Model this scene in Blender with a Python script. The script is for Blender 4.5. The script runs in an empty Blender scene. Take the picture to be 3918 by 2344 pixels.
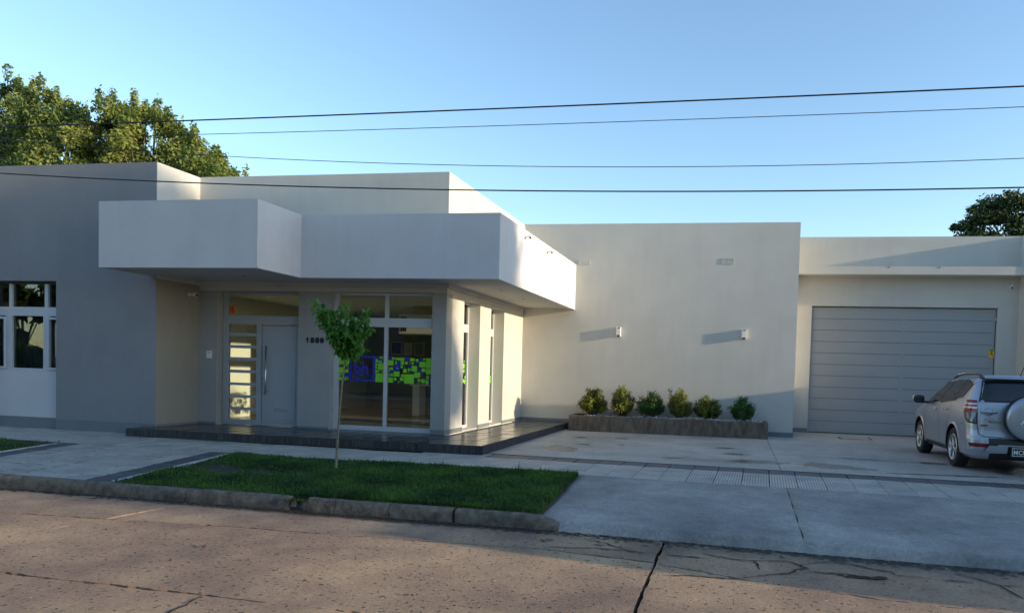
import bpy, bmesh, math, random
import numpy as np
from mathutils import Matrix, Vector
R_ = math.radians
C = bpy.context.scene
col = C.collection
random.seed(7); rng = np.random.default_rng(7)

# ------------------------------------------------------------ camera, sky, sun, exposure
cam = bpy.data.cameras.new("camera"); cam_o = bpy.data.objects.new("camera", cam); col.objects.link(cam_o)
cam.sensor_width = 36; cam.lens = 25.1126; cam.shift_x = -0.0909; cam.shift_y = 0.0894
cam.clip_start = 0.05; cam.clip_end = 2000
Rv = Vector((0.982717, 0.182635, 0.030199)); Uv = Vector((-0.036357, 0.030466, 0.998874)); Fv = Vector((-0.181510, 0.982709, -0.036579))
cam_o.matrix_world = Matrix(((Rv.x, Uv.x, -Fv.x, 0), (Rv.y, Uv.y, -Fv.y, 0), (Rv.z, Uv.z, -Fv.z, 1.52), (0, 0, 0, 1)))
C.camera = cam_o
SUN_EL = math.atan(0.158); SUN_S = 0.10            # the light travels (-1, +0.10, -0.158)
W = bpy.data.worlds.new("World"); C.world = W; W.use_nodes = True
nt = W.node_tree; nt.nodes.clear()
sky = nt.nodes.new("ShaderNodeTexSky"); sky.sky_type = 'NISHITA'; sky.sun_disc = False
sky.sun_elevation = R_(9.5); sky.sun_rotation = R_(95.7); sky.altitude = 50; sky.air_density = 1.0; sky.dust_density = 0.3; sky.ozone_density = 2.2
bg = nt.nodes.new("ShaderNodeBackground"); bg.inputs[1].default_value = 0.15
wo = nt.nodes.new("ShaderNodeOutputWorld")
nt.links.new(sky.outputs[0], bg.inputs[0]); nt.links.new(bg.outputs[0], wo.inputs[0])
sun = bpy.data.lights.new("sun", 'SUN'); sun.energy = 2.6; sun.angle = R_(0.6); sun.color = (1.0, 0.81, 0.56)
sun_o = bpy.data.objects.new("sun", sun); col.objects.link(sun_o)
sun_o.rotation_euler = Vector((-1, SUN_S, -math.tan(SUN_EL))).to_track_quat('-Z', 'Y').to_euler()
C.view_settings.view_transform = 'Standard'; C.view_settings.look = 'None'; C.view_settings.gamma = 1
C.view_settings.exposure = 1.38; C.view_settings.use_curve_mapping = False

# ------------------------------------------------------------ materials
def mat(name, c, rough=0.7, metal=0.0, var=0.0, vscale=3.0, bump=0.0, bscale=60.0, spec=0.5, dark=None, detail=6.0, rnd=0.0, stretch=None, trans=0.0):
    m = bpy.data.materials.new(name); m.use_nodes = True; n = m.node_tree; b = n.nodes["Principled BSDF"]
    b.inputs['Base Color'].default_value = (*c, 1); b.inputs['Roughness'].default_value = rough; b.inputs['Metallic'].default_value = metal
    b.inputs['Specular IOR Level'].default_value = spec
    tc = n.nodes.new("ShaderNodeTexCoord"); src = tc.outputs['Object']
    if stretch:
        mp = n.nodes.new("ShaderNodeMapping"); mp.inputs['Scale'].default_value = stretch; n.links.new(src, mp.inputs[0]); src = mp.outputs[0]
    m['src'] = 1
    last = None
    if var or dark:
        t = n.nodes.new("ShaderNodeTexNoise"); t.inputs['Scale'].default_value = vscale; t.inputs['Detail'].default_value = detail; t.inputs['Roughness'].default_value = 0.62
        n.links.new(src, t.inputs['Vector'])
        rp = n.nodes.new("ShaderNodeValToRGB"); n.links.new(t.outputs[0], rp.inputs[0])
        d = dark if dark else tuple(max(0, x*(1-var)) for x in c)
        rp.color_ramp.elements[0].position = 0.3; rp.color_ramp.elements[0].color = (*d, 1)
        rp.color_ramp.elements[1].position = 0.7; rp.color_ramp.elements[1].color = (*[min(1, x*(1+var*0.6)) for x in c], 1)
        last = rp.outputs[0]
    if rnd:
        oi = n.nodes.new("ShaderNodeObjectInfo"); mr = n.nodes.new("ShaderNodeMapRange")
        mr.inputs[3].default_value = 1-rnd; mr.inputs[4].default_value = 1+rnd; n.links.new(oi.outputs['Random'], mr.inputs[0])
        mx = n.nodes.new("ShaderNodeVectorMath"); mx.operation = 'SCALE'
        if last: n.links.new(last, mx.inputs[0])
        else: mx.inputs[0].default_value = c
        n.links.new(mr.outputs[0], mx.inputs['Scale']); last = mx.outputs[0]
    if last: n.links.new(last, b.inputs['Base Color'])
    if bump:
        t2 = n.nodes.new("ShaderNodeTexNoise"); t2.inputs['Scale'].default_value = bscale; t2.inputs['Detail'].default_value = 5
        n.links.new(src, t2.inputs['Vector'])
        bp = n.nodes.new("ShaderNodeBump"); bp.inputs['Strength'].default_value = bump; bp.inputs['Distance'].default_value = 0.01
        n.links.new(t2.outputs[0], bp.inputs['Height']); n.links.new(bp.outputs[0], b.inputs['Normal'])
    return m
def leafmat(name, c1, c2, trans=0.35, vscale=0.6, rough=0.55):
    m = bpy.data.materials.new(name); m.use_nodes = True; n = m.node_tree; b = n.nodes["Principled BSDF"]
    b.inputs['Roughness'].default_value = rough; b.inputs['Specular IOR Level'].default_value = 0.35
    tc = n.nodes.new("ShaderNodeTexCoord"); t = n.nodes.new("ShaderNodeTexNoise"); t.inputs['Scale'].default_value = vscale; t.inputs['Detail'].default_value = 4
    n.links.new(tc.outputs['Object'], t.inputs['Vector'])
    rp = n.nodes.new("ShaderNodeValToRGB"); rp.color_ramp.elements[0].position = .35; rp.color_ramp.elements[1].position = .65
    rp.color_ramp.elements[0].color = (*c1, 1); rp.color_ramp.elements[1].color = (*c2, 1); n.links.new(t.outputs[0], rp.inputs[0])
    n.links.new(rp.outputs[0], b.inputs['Base Color'])
    tr = n.nodes.new("ShaderNodeBsdfTranslucent"); n.links.new(rp.outputs[0], tr.inputs[0])
    mx = n.nodes.new("ShaderNodeMixShader"); mx.inputs[0].default_value = trans
    out = n.nodes["Material Output"]
    n.links.new(b.outputs[0], mx.inputs[1]); n.links.new(tr.outputs[0], mx.inputs[2]); n.links.new(mx.outputs[0], out.inputs[0])
    return m
def glassmat(name, tint, refl=1.0, ior=1.5, mirror=0.0):
    m = bpy.data.materials.new(name); m.use_nodes = True; n = m.node_tree; n.nodes.clear()
    out = n.nodes.new("ShaderNodeOutputMaterial"); tr = n.nodes.new("ShaderNodeBsdfTransparent"); tr.inputs[0].default_value = (*tint, 1)
    gl = n.nodes.new("ShaderNodeBsdfGlossy"); gl.inputs['Roughness'].default_value = 0.01
    fr = n.nodes.new("ShaderNodeFresnel"); fr.inputs[0].default_value = ior
    mth = n.nodes.new("ShaderNodeMath"); mth.operation = 'MULTIPLY_ADD'; mth.inputs[1].default_value = refl; mth.inputs[2].default_value = mirror
    mth.use_clamp = True
    n.links.new(fr.outputs[0], mth.inputs[0])
    mx = n.nodes.new("ShaderNodeMixShader"); n.links.new(mth.outputs[0], mx.inputs[0]); n.links.new(tr.outputs[0], mx.inputs[1]); n.links.new(gl.outputs[0], mx.inputs[2])
    n.links.new(mx.outputs[0], out.inputs[0])
    return m

M = {}
M['wall'] = mat('painted_render', (0.545, 0.53, 0.485), .85, var=.05, vscale=.8, bump=.25, bscale=90)
M['white_wall'] = mat('white_canopy_render', (0.56, 0.56, 0.575), .85, var=.04, vscale=.8, bump=.2, bscale=90)
M['grey_wall'] = mat('grey_painted_render', (0.245, 0.25, 0.262), .85, var=.06, vscale=.8, bump=.25, bscale=90)
M['alcove_shade_wall'] = mat('shade_darkened_render', (0.27, 0.26, 0.23), .85, var=.06, vscale=.8, bump=.25, bscale=90)  # same paint as above the canopy, darkened to carry the alcove's shade
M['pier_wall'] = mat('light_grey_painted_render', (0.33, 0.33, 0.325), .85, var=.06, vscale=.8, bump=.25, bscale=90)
def streaks(m, amt):
    n = m.node_tree; b = n.nodes["Principled BSDF"]; L = n.links.new; old = b.inputs['Base Color'].links[0].from_socket
    tc = n.nodes.new("ShaderNodeTexCoord"); out = old
    for sc_, lo in (((2.6, 2.6, .35), 1-amt), ((.7, .7, .9), 1-amt*1.5)):
        mp = n.nodes.new("ShaderNodeMapping"); mp.inputs['Scale'].default_value = sc_; L(tc.outputs['Object'], mp.inputs[0])
        t = n.nodes.new("ShaderNodeTexNoise"); t.inputs['Scale'].default_value = 1.6; t.inputs['Detail'].default_value = 8; L(mp.outputs[0], t.inputs['Vector'])
        r = n.nodes.new("ShaderNodeMapRange"); r.inputs[1].default_value = .34; r.inputs[2].default_value = .55; r.inputs[3].default_value = lo; r.inputs[4].default_value = 1; L(t.outputs[0], r.inputs[0])
        v = n.nodes.new("ShaderNodeVectorMath"); v.operation = 'SCALE'; L(out, v.inputs[0]); L(r.outputs[0], v.inputs['Scale']); out = v.outputs[0]
    L(out, b.inputs['Base Color'])
for q_ in ('wall', 'white_wall', 'grey_wall', 'pier_wall', 'alcove_shade_wall'): streaks(M[q_], .03)
M['skirt'] = mat('grey_skirting_paint', (0.16, 0.185, 0.20), .7, var=.08, vscale=2, bump=.2)
M['soffit'] = mat('soffit_paint', (0.50, 0.49, 0.46), .9, var=.03)
M['alu'] = mat('pale_aluminium', (0.50, 0.52, 0.55), .45, 0.0, var=.02)
M['door'] = mat('grey_door_paint', (0.34, 0.36, 0.385), .45, var=.03)
M['steel'] = mat('brushed_steel', (0.6, 0.6, 0.6), .25, 1.0)
M['glass'] = glassmat('window_glass', (.88, .91, .89), 1.0)
M['glassd'] = glassmat('darker_window_glass', (.62, .66, .66), .5)
M['green'] = mat('green_vinyl', (0.20, 0.60, 0.015), .6, trans=0)
M['blue'] = mat('blue_vinyl', (0.006, 0.022, 0.34), .6)
M['gdoor'] = mat('garage_panel_paint', (0.31, 0.318, 0.325), .5, var=.04, vscale=1.0, bump=.1, bscale=30)
M['groove_shade'] = mat('dark_groove_and_shade', (0.05, 0.055, 0.06), .8)
M['tile'] = mat('light_paving_tile', (0.46, 0.43, 0.39), .55, var=.22, vscale=2.5, rnd=.10, bump=.35, bscale=70)
M['tiled'] = mat('dark_paving_tile', (0.085, 0.09, 0.10), .5, var=.25, vscale=6, rnd=.12, bump=.4, bscale=70)
M['edging'] = mat('white_edging', (0.45, 0.45, 0.43), .8, var=.2, vscale=6, bump=.3)
M['bed'] = mat('joint_mortar', (0.035, 0.034, 0.032), .95)
M['slate'] = mat('black_terrace_tile', (0.030, 0.031, 0.034), .20, var=.3, vscale=5, rnd=.12, bump=.25, bscale=35)
M['riser'] = mat('black_riser_tile', (0.035, 0.037, 0.042), .45, var=.3, vscale=12, rnd=.15, bump=.5, bscale=90)
M['riserpale'] = mat('riser_groove', (0.10, 0.10, 0.095), .8, var=.4, vscale=30)  # paler tone for some riser ribs, picked at random
M['kerb'] = mat('old_kerb_concrete', (0.165, 0.14, 0.112), .95, var=.6, vscale=9, bump=1.0, bscale=45, detail=10)
M['soil'] = mat('soil', (0.045, 0.035, 0.025), 1, var=.4, vscale=8, bump=1, bscale=40)
M['crack'] = mat('crack_tar', (0.022, 0.02, 0.018), .95)
M['planter'] = mat('weathered_planter', (0.15, 0.115, 0.088), .85, var=.5, vscale=4, bump=.6, bscale=40, stretch=(2.5, 2.5, .9))
M['white'] = mat('white_plastic', (0.75, 0.75, 0.74), .4)
M['vent_paint'] = mat('off_white_vent', (0.60, 0.585, 0.54), .6)
M['black'] = mat('black_plastic', (0.015, 0.015, 0.017), .4)
M['wire'] = mat('cable_rubber', (0.012, 0.012, 0.014), .6)
M['bark'] = mat('bark', (0.13, 0.10, 0.075), .95, var=.4, vscale=20, bump=1, bscale=60)
M['barky'] = mat('young_bark', (0.20, 0.17, 0.13), .9, var=.4, vscale=30, bump=.6, bscale=90)
M['leaf_y'] = leafmat('sapling_leaf', (0.05, 0.16, 0.018), (0.09, 0.25, 0.03), .4, 5)
M['leaf_b'] = leafmat('tree_leaf', (0.075, 0.14, 0.03), (0.33, 0.37, 0.10), .45, .8)
M['leaf_c'] = leafmat('blue_green_leaf', (0.05, 0.10, 0.04), (0.14, 0.20, 0.07), .35, .7)
M['leaf_d'] = leafmat('dark_leaf', (0.02, 0.04, 0.012), (0.05, 0.07, 0.02), .2, .6)
M['leaf_s'] = leafmat('shrub_leaf', (0.07, 0.105, 0.025), (0.26, 0.27, 0.04), .3, 3.0)
M['leaf_g'] = leafmat('shrub_leaf_green', (0.03, 0.09, 0.02), (0.09, 0.19, 0.04), .3, 4)
M['grass'] = leafmat('grass_blade', (0.028, 0.066, 0.015), (0.085, 0.18, 0.024), .3, 1.3, .6)
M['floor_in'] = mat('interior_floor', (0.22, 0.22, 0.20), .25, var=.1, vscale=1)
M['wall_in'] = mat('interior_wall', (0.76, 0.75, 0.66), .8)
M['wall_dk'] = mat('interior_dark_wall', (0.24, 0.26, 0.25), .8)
M['curtain'] = mat('dark_curtain', (0.30, 0.34, 0.34), .9, var=.3, vscale=5, stretch=(8, 8, .4))
M['pebble'] = mat('white_pebbles', (0.5, 0.5, 0.47), .7, var=.3, vscale=25)
M['yellow'] = mat('yellow_sign', (0.75, 0.42, 0.01), .5)
M['orange'] = mat('orange_sticker', (0.6, 0.13, 0.015), .5)
M['red'] = mat('red_lens', (0.26, 0.004, 0.008), .15)
M['lens_grey'] = mat('smoked_lens', (0.16, 0.16, 0.17), .12, .4)
M['clear'] = mat('clear_lens', (0.45, 0.45, 0.46), .12, .3)
M['paint'] = mat('silver_car_paint', (0.42, 0.44, 0.48), .30, .6, spec=.6)
M['tyre'] = mat('tyre_rubber', (0.018, 0.018, 0.019), .85, bump=.3, bscale=80)
M['rim'] = mat('alloy_rim', (0.55, 0.54, 0.52), .3, .8)
M['carglass'] = mat('tinted_car_glass', (0.012, 0.015, 0.017), .03, spec=.8)
M['plate'] = mat('number_plate_black', (0.01, 0.01, 0.012), .4)
M['chrome'] = mat('chrome', (0.75, 0.75, 0.76), .1, 1.0)
M['paper'] = mat('poster_blue', (0.18, 0.30, 0.36), .6)
M['brick'] = mat('far_wall', (0.5, 0.47, 0.42), .9, var=.1)
M['rust'] = mat('rusty_leaf_litter', (0.14, 0.05, 0.02), .9)

# road concrete: warm reddish with pits; the blotches also paint in patches of sun
def concrete(name, c1, c2, pit, pscale, pitpos, rough, bumps, puddles=(), blot=0.5, wetc=.35):
    m = bpy.data.materials.new(name); m.use_nodes = True; n = m.node_tree; b = n.nodes["Principled BSDF"]; L = n.links.new
    g = n.nodes.new("ShaderNodeNewGeometry"); P = g.outputs['Position']
    def noise(s, d=6, r=.6, vec=P):
        t = n.nodes.new("ShaderNodeTexNoise"); t.inputs['Scale'].default_value = s; t.inputs['Detail'].default_value = d; t.inputs['Roughness'].default_value = r; L(vec, t.inputs['Vector']); return t.outputs[0]
    def ramp(x, a, b_, ca, cb):
        r = n.nodes.new("ShaderNodeValToRGB"); L(x, r.inputs[0]); e = r.color_ramp.elements; e[0].position = a; e[1].position = b_; e[0].color = (*ca, 1); e[1].color = (*cb, 1); return r.outputs[0]
    def mul(a, b2, f=1.0):
        x = n.nodes.new("ShaderNodeMix"); x.data_type = 'RGBA'; x.blend_type = 'MULTIPLY'; x.inputs[0].default_value = f; L(a, x.inputs[6]); L(b2, x.inputs[7]); return x.outputs[2]
    base = ramp(noise(blot, 8, .65), .36, .64, c1, c2)
    fine = ramp(noise(28, 5, .7), .3, .7, (.72,)*3, (1.18,)*3)
    mp = n.nodes.new("ShaderNodeMapping"); mp.inputs['Scale'].default_value = (1.0, 1.0, 1.0); L(P, mp.inputs[0])
    pits = ramp(noise(pscale, 3, .5, mp.outputs[0]), pitpos-.05, pitpos, (pit,)*3, (1, 1, 1))
    grn = ramp(noise(140, 3, .6), .3, .7, (.8,)*3, (1.2,)*3)
    colr = mul(mul(mul(base, fine), pits), grn)
    rgh = None
    if puddles:
        acc = None
        nz = noise(2.4, 4); nz2 = n.nodes.new("ShaderNodeMath"); nz2.operation = 'MULTIPLY_ADD'; L(nz, nz2.inputs[0]); nz2.inputs[1].default_value = 1.3; nz2.inputs[2].default_value = -.65
        for (x, y, rx, ry, rot, soft) in puddles:
            q = n.nodes.new("ShaderNodeMapping"); q.vector_type = 'TEXTURE'; q.inputs['Location'].default_value = (x, y, 0); q.inputs['Rotation'].default_value = (0, 0, rot); q.inputs['Scale'].default_value = (rx, ry, 1e3)
            L(P, q.inputs[0]); ln = n.nodes.new("ShaderNodeVectorMath"); ln.operation = 'LENGTH'; L(q.outputs[0], ln.inputs[0])
            ad = n.nodes.new("ShaderNodeMath"); ad.operation = 'ADD'; L(ln.outputs['Value'], ad.inputs[0]); L(nz2.outputs[0], ad.inputs[1])
            mr = n.nodes.new("ShaderNodeMapRange"); mr.inputs[1].default_value = 1-soft; mr.inputs[2].default_value = 1.0; mr.inputs[3].default_value = 1; mr.inputs[4].default_value = 0; L(ad.outputs[0], mr.inputs[0])
            if acc is None: acc = mr.outputs[0]
            else:
                mm = n.nodes.new("ShaderNodeMath"); mm.operation = 'MAXIMUM'; L(acc, mm.inputs[0]); L(mr.outputs[0], mm.inputs[1]); acc = mm.outputs[0]
        w = n.nodes.new("ShaderNodeMapRange"); w.inputs[3].default_value = 1; w.inputs[4].default_value = wetc; L(acc, w.inputs[0])
        sc = n.nodes.new("ShaderNodeVectorMath"); sc.operation = 'SCALE'; L(colr, sc.inputs[0]); L(w.outputs[0], sc.inputs['Scale']); colr = sc.outputs[0]
        rg = n.nodes.new("ShaderNodeMapRange"); rg.inputs[3].default_value = rough; rg.inputs[4].default_value = .12; L(acc, rg.inputs[0]); L(rg.outputs[0], b.inputs['Roughness'])
    else: b.inputs['Roughness'].default_value = rough
    L(colr, b.inputs['Base Color'])
    h = n.nodes.new("ShaderNodeMath"); h.operation = 'ADD'; L(noise(45, 6, .7), h.inputs[0]); L(pits, h.inputs[1])
    bp = n.nodes.new("ShaderNodeBump"); bp.inputs['Strength'].default_value = bumps; bp.inputs['Distance'].default_value = .008; L(h.outputs[0], bp.inputs['Height']); L(bp.outputs[0], b.inputs['Normal'])
    return m
M['road'] = concrete('reddish_road_concrete', (0.235, 0.145, 0.10), (0.52, 0.335, 0.195), .30, 20, .385, .82, 1.0, blot=.6)
M['gutter'] = concrete('grey_gutter_concrete', (0.235, 0.15, 0.105), (0.44, 0.29, 0.18), .4, 20, .37, .82, .9, blot=1.1,
    puddles=[(-4.6, 7.60, 4.4, .17, -.028, .9), (-11, 7.78, 4.0, .12, -.02, .9), (1.9, 7.28, 4.2, .42, -.035, .95), (-.7, 7.1, .5, .5, 0, .95)], wetc=.28)
M['drive'] = concrete('smooth_driveway_concrete', (0.38, 0.36, 0.325), (0.52, 0.485, 0.44), .85, 12, .30, .55, .25, blot=.45,
    puddles=[(-3.35, 13.5, .36, .62, .3, .2), (-3.5, 16.0, .34, .3, 0, .8), (-2.55, 16.2, .35, .16, 0, .8), (-2.35, 14.8, .25, .14, 0, .8), (-.2, 15.2, .4, .28, 0, .8), (.0, 14.1, .5, .4, 0, .8),
             (-1.1, 12.95, .5, .3, 0, .85), (.4, 13.0, 1.3, .45, .1, .7), (1.6, 12.9, 1.0, .5, -.3, .5), (2.3, 14.3, 1.1, .3, -.1, .8), (3.3, 12.45, 2.2, .2, .12, .8), (3.6, 14.15, .45, .3, 0, .5), (4.9, 13.3, .9, 1.2, 0, .7), (-3.1, 14.55, .32, .16, 0, .8)], wetc=.6)
M['ramp'] = concrete('smooth_ramp_concrete', (0.23, 0.22, 0.21), (0.40, 0.38, 0.35), .9, 12, .28, .75, .2, blot=.7)
streaks(M['ramp'], .14); streaks(M['drive'], .12)
M['ground'] = mat('dry_ground', (0.10, 0.09, 0.06), 1, var=.3, vscale=.5)

# ------------------------------------------------------------ mesh helpers
class MB:
    def __init__(s): s.v = []; s.f = []; s.m = []; s.mats = []
    def mi(s, m):
        m = M[m] if isinstance(m, str) else m
        if m not in s.mats: s.mats.append(m)
        return s.mats.index(m)
    def poly(s, pts, m, faces=None):
        b = len(s.v); s.v += [tuple(p) for p in pts]; k = s.mi(m)
        for f in (faces or [tuple(range(len(pts)))]): s.f.append(tuple(b+i for i in f)); s.m.append(k)
        return s
    def box(s, x0, x1, y0, y1, z0, z1, m):
        p = [(x0, y0, z0), (x1, y0, z0), (x1, y1, z0), (x0, y1, z0), (x0, y0, z1), (x1, y0, z1), (x1, y1, z1), (x0, y1, z1)]
        return s.poly(p, m, [(3, 2, 1, 0), (4, 5, 6, 7), (0, 1, 5, 4), (1, 2, 6, 5), (2, 3, 7, 6), (3, 0, 4, 7)])
    def prism(s, pts, z0, z1, m):      # pts counter-clockwise
        n = len(pts); z0f = z0 if callable(z0) else (lambda x, y: z0); z1f = z1 if callable(z1) else (lambda x, y: z1)
        p = [(x, y, z0f(x, y)) for x, y in pts]+[(x, y, z1f(x, y)) for x, y in pts]
        return s.poly(p, m, [tuple(range(n-1, -1, -1)), tuple(range(n, 2*n))]+[(i, (i+1) % n, n+(i+1) % n, n+i) for i in range(n)])
    def tube(s, pts, rad, m, n=8, cap=True):
        pts = [Vector(p) for p in pts]; rad = rad if isinstance(rad, (list, tuple)) else [rad]*len(pts); P = []
        for i, p in enumerate(pts):
            d = (pts[min(i+1, len(pts)-1)]-pts[max(i-1, 0)]).normalized(); a = d.cross(Vector((0, 0, 1)) if abs(d.z) < .95 else Vector((0, 1, 0))).normalized(); b = d.cross(a)
            for k in range(n): t = 2*math.pi*k/n; P.append(p+(a*math.cos(t)+b*math.sin(t))*rad[i])
        F = [(i*n+k, i*n+(k+1) % n, (i+1)*n+(k+1) % n, (i+1)*n+k) for i in range(len(pts)-1) for k in range(n)]
        if cap: F += [tuple(range(n)), tuple(range((len(pts)-1)*n+n-1, (len(pts)-1)*n-1, -1))]
        return s.poly(P, m, F)
    def lathe(s, prof, m, axis='x', c=(0, 0, 0), n=40, close=False):
        P = []; 
        for (a, r) in prof:
            for k in range(n):
                t = 2*math.pi*k/n; u, w = r*math.cos(t), r*math.sin(t)
                P.append({'x': (c[0]+a, c[1]+u, c[2]+w), 'y': (c[0]+u, c[1]+a, c[2]+w), 'z': (c[0]+u, c[1]+w, c[2]+a)}[axis])
        F = [(i*n+k, i*n+(k+1) % n, (i+1)*n+(k+1) % n, (i+1)*n+k) for i in range(len(prof)-1) for k in range(n)]
        if close: F += [tuple(range(n)), tuple(range((len(prof)-1)*n, len(prof)*n))]
        return s.poly(P, m, F)
    def build(s, name, parent=None, smooth=False, bevel=0, **k):
        me = bpy.data.meshes.new(name); me.from_pydata(s.v, [], s.f)
        for m in s.mats: me.materials.append(m)
        me.polygons.foreach_set('material_index', s.m)
        if smooth: me.polygons.foreach_set('use_smooth', [True]*len(s.f))
        me.update()
        return link(name, me, parent, bevel, **k)
def link(name, me, parent=None, bevel=0, **k):
    o = bpy.data.objects.new(name, me); col.objects.link(o)
    if parent: 
        o.parent = parent
        base = parent
        loc = Vector(parent.get('_base', (0, 0, 0))); 
        o.matrix_parent_inverse = Matrix.Translation(-loc)
    if bevel:
        md = o.modifiers.new('bevel', 'BEVEL'); md.width = bevel; md.segments = 2; md.limit_method = 'ANGLE'; md.angle_limit = R_(50)
    for a, b in k.items(): o[a] = b
    return o
def thing(name, label, cat, loc=(0, 0, 0), group=None):
    o = bpy.data.objects.new(name, None); col.objects.link(o); o.location = loc; o['_base'] = tuple(loc)
    o['label'] = label; o['category'] = cat
    if group: o['group'] = group
    return o
def box(name, dims, m, parent=None, **k): return MB().box(*dims, m).build(name, parent, **k)
def arrmesh(name, V, F, mats, mi=None, smooth=False):
    me = bpy.data.meshes.new(name); nf, k = F.shape
    me.vertices.add(len(V)); me.vertices.foreach_set('co', V.astype(np.float32).ravel())
    me.loops.add(nf*k); me.loops.foreach_set('vertex_index', F.astype(np.int32).ravel())
    me.polygons.add(nf); me.polygons.foreach_set('loop_start', np.arange(0, nf*k, k, dtype=np.int32)); me.polygons.foreach_set('loop_total', np.full(nf, k, dtype=np.int32))
    for m in mats: me.materials.append(M[m])
    if mi is not None: me.polygons.foreach_set('material_index', mi.astype(np.int32))
    if smooth: me.polygons.foreach_set('use_smooth', np.ones(nf, dtype=bool))
    me.update(calc_edges=True); me.validate(); return me
def text_mesh(s, size, ext, off=0.0):
    c = bpy.data.curves.new('t', 'FONT'); c.body = s; c.size = size; c.extrude = ext; c.offset = off; c.resolution_u = 3
    o = bpy.data.objects.new('t', c); col.objects.link(o); bpy.context.view_layer.update()
    me = bpy.data.meshes.new_from_object(o.evaluated_get(bpy.context.evaluated_depsgraph_get())); bpy.data.objects.remove(o); return me
def place_text(name, s, size, m, x, y, z, parent=None, ext=.01, off=0.0, rot=(90, 0, 0), sx=1.0, **k):
    me = text_mesh(s, size, ext, off); me.materials.clear(); me.materials.append(M[m])
    me.transform(Matrix.Translation((x, y, z)) @ Matrix.Rotation(R_(rot[2]), 4, 'Z') @ Matrix.Rotation(R_(rot[0]), 4, 'X') @ Matrix.Diagonal((sx, 1, 1, 1)))
    return link(name, me, parent, **k)
def gz(y): return -.022*max(0.0, 11.9-y)

# ------------------------------------------------------------ ground
MB().poly([(-600, -600, -.37), (600, -600, -.37), (600, 600, -.37), (-600, 600, -.37)], 'ground').build('ground', kind='structure')
road = box('road', (-80, 80, -4.5, 7.78, -.36, -.315), 'crack'); road['kind'] = 'structure'
def jag(p0, p1, amp, step=.09):
    n = max(2, int(math.hypot(p1[0]-p0[0], p1[1]-p0[1])/step)); nx, ny = -(p1[1]-p0[1]), (p1[0]-p0[0]); L = math.hypot(nx, ny) or 1; nx /= L; ny /= L
    out = []; w = 0
    for i in range(n):
        w = w*.75+random.gauss(0, amp); t = i/n; out.append((p0[0]+(p1[0]-p0[0])*t+nx*w, p0[1]+(p1[1]-p0[1])*t+ny*w))
    return out
def slab(c, m, amp=.004):
    pts = []
    for i in range(4): pts += jag(c[i], c[(i+1) % 4], amp)
    MB().prism(pts, -.33, -.25+random.uniform(-.003, .002), m).build('slab', road)
j1 = [(-80, 6.6), (-8, 6.59), (-5.5, 6.72), (-3, 6.76), (-1.8, 6.81), (-.7, 6.61), (0.1, 6.30), (1.2, 6.04), (2.2, 5.95), (80, 5.8)]
j2 = [(-80, 4.8), (-5.8, 4.75), (-3.4, 4.67), (-2.6, 4.65), (80, 4.4)]
def itp(tab, x): return float(np.interp(x, [a for a, b in tab], [b for a, b in tab]))
xs_t = [-60, -42, -30, -18.6, -12.9, -6.76, -.70, 5.2, 11.2, 17, 30, 60]
for a, b in zip(xs_t, xs_t[1:]):
    ga, gb = (.014 if a != -.70 else .014), (.014 if b != -.70 else .008)
    if a == -6.76: ga = .006
    if b == -6.76: gb = .006
    kb = lambda x: 7.80-.03*(x+8) if x < -1.7 else 7.95
    sk = lambda x, y: x+(.13*(y-6.6) if abs(x+6.76) < .1 else 0)
    xa, xb = a+ga, b-gb
    def edge(tab, x0, x1, d):
        return [(x, itp(tab, x)+d) for x in [x0]+[q for q, _ in tab if min(x0, x1) < q < max(x0, x1)][::(1 if x1 > x0 else -1)]+[x1]]
    def row(lo, hi, m):
        base = [(sk(x, y), y) for x, y in lo+hi]; pts = []
        for i in range(len(base)): pts += jag(base[i], base[(i+1) % len(base)], .0045 if abs(base[i][0]-base[(i+1) % len(base)][0]) < .1 else .007, .06)
        MB().prism(pts, -.33, -.25+random.uniform(-.003, .002), m).build('slab', road)
    row(edge(j1, xa, xb, .017), [(xb, kb(xb)), (xa, kb(xa))], 'gutter')
    row(edge(j2, xa, xb, .018), edge(j1, xb, xa, -.013), 'road')
    row([(xa, 2.3), (xb, 2.3)], edge(j2, xb, xa, -.014), 'road')
    row([(xa, -1.0), (xb, -1.0)], [(xb, 2.27), (xa, 2.27)], 'road')
    row([(xa, -4.4), (xb, -4.4)], [(xb, -1.03), (xa, -1.03)], 'road')
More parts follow.
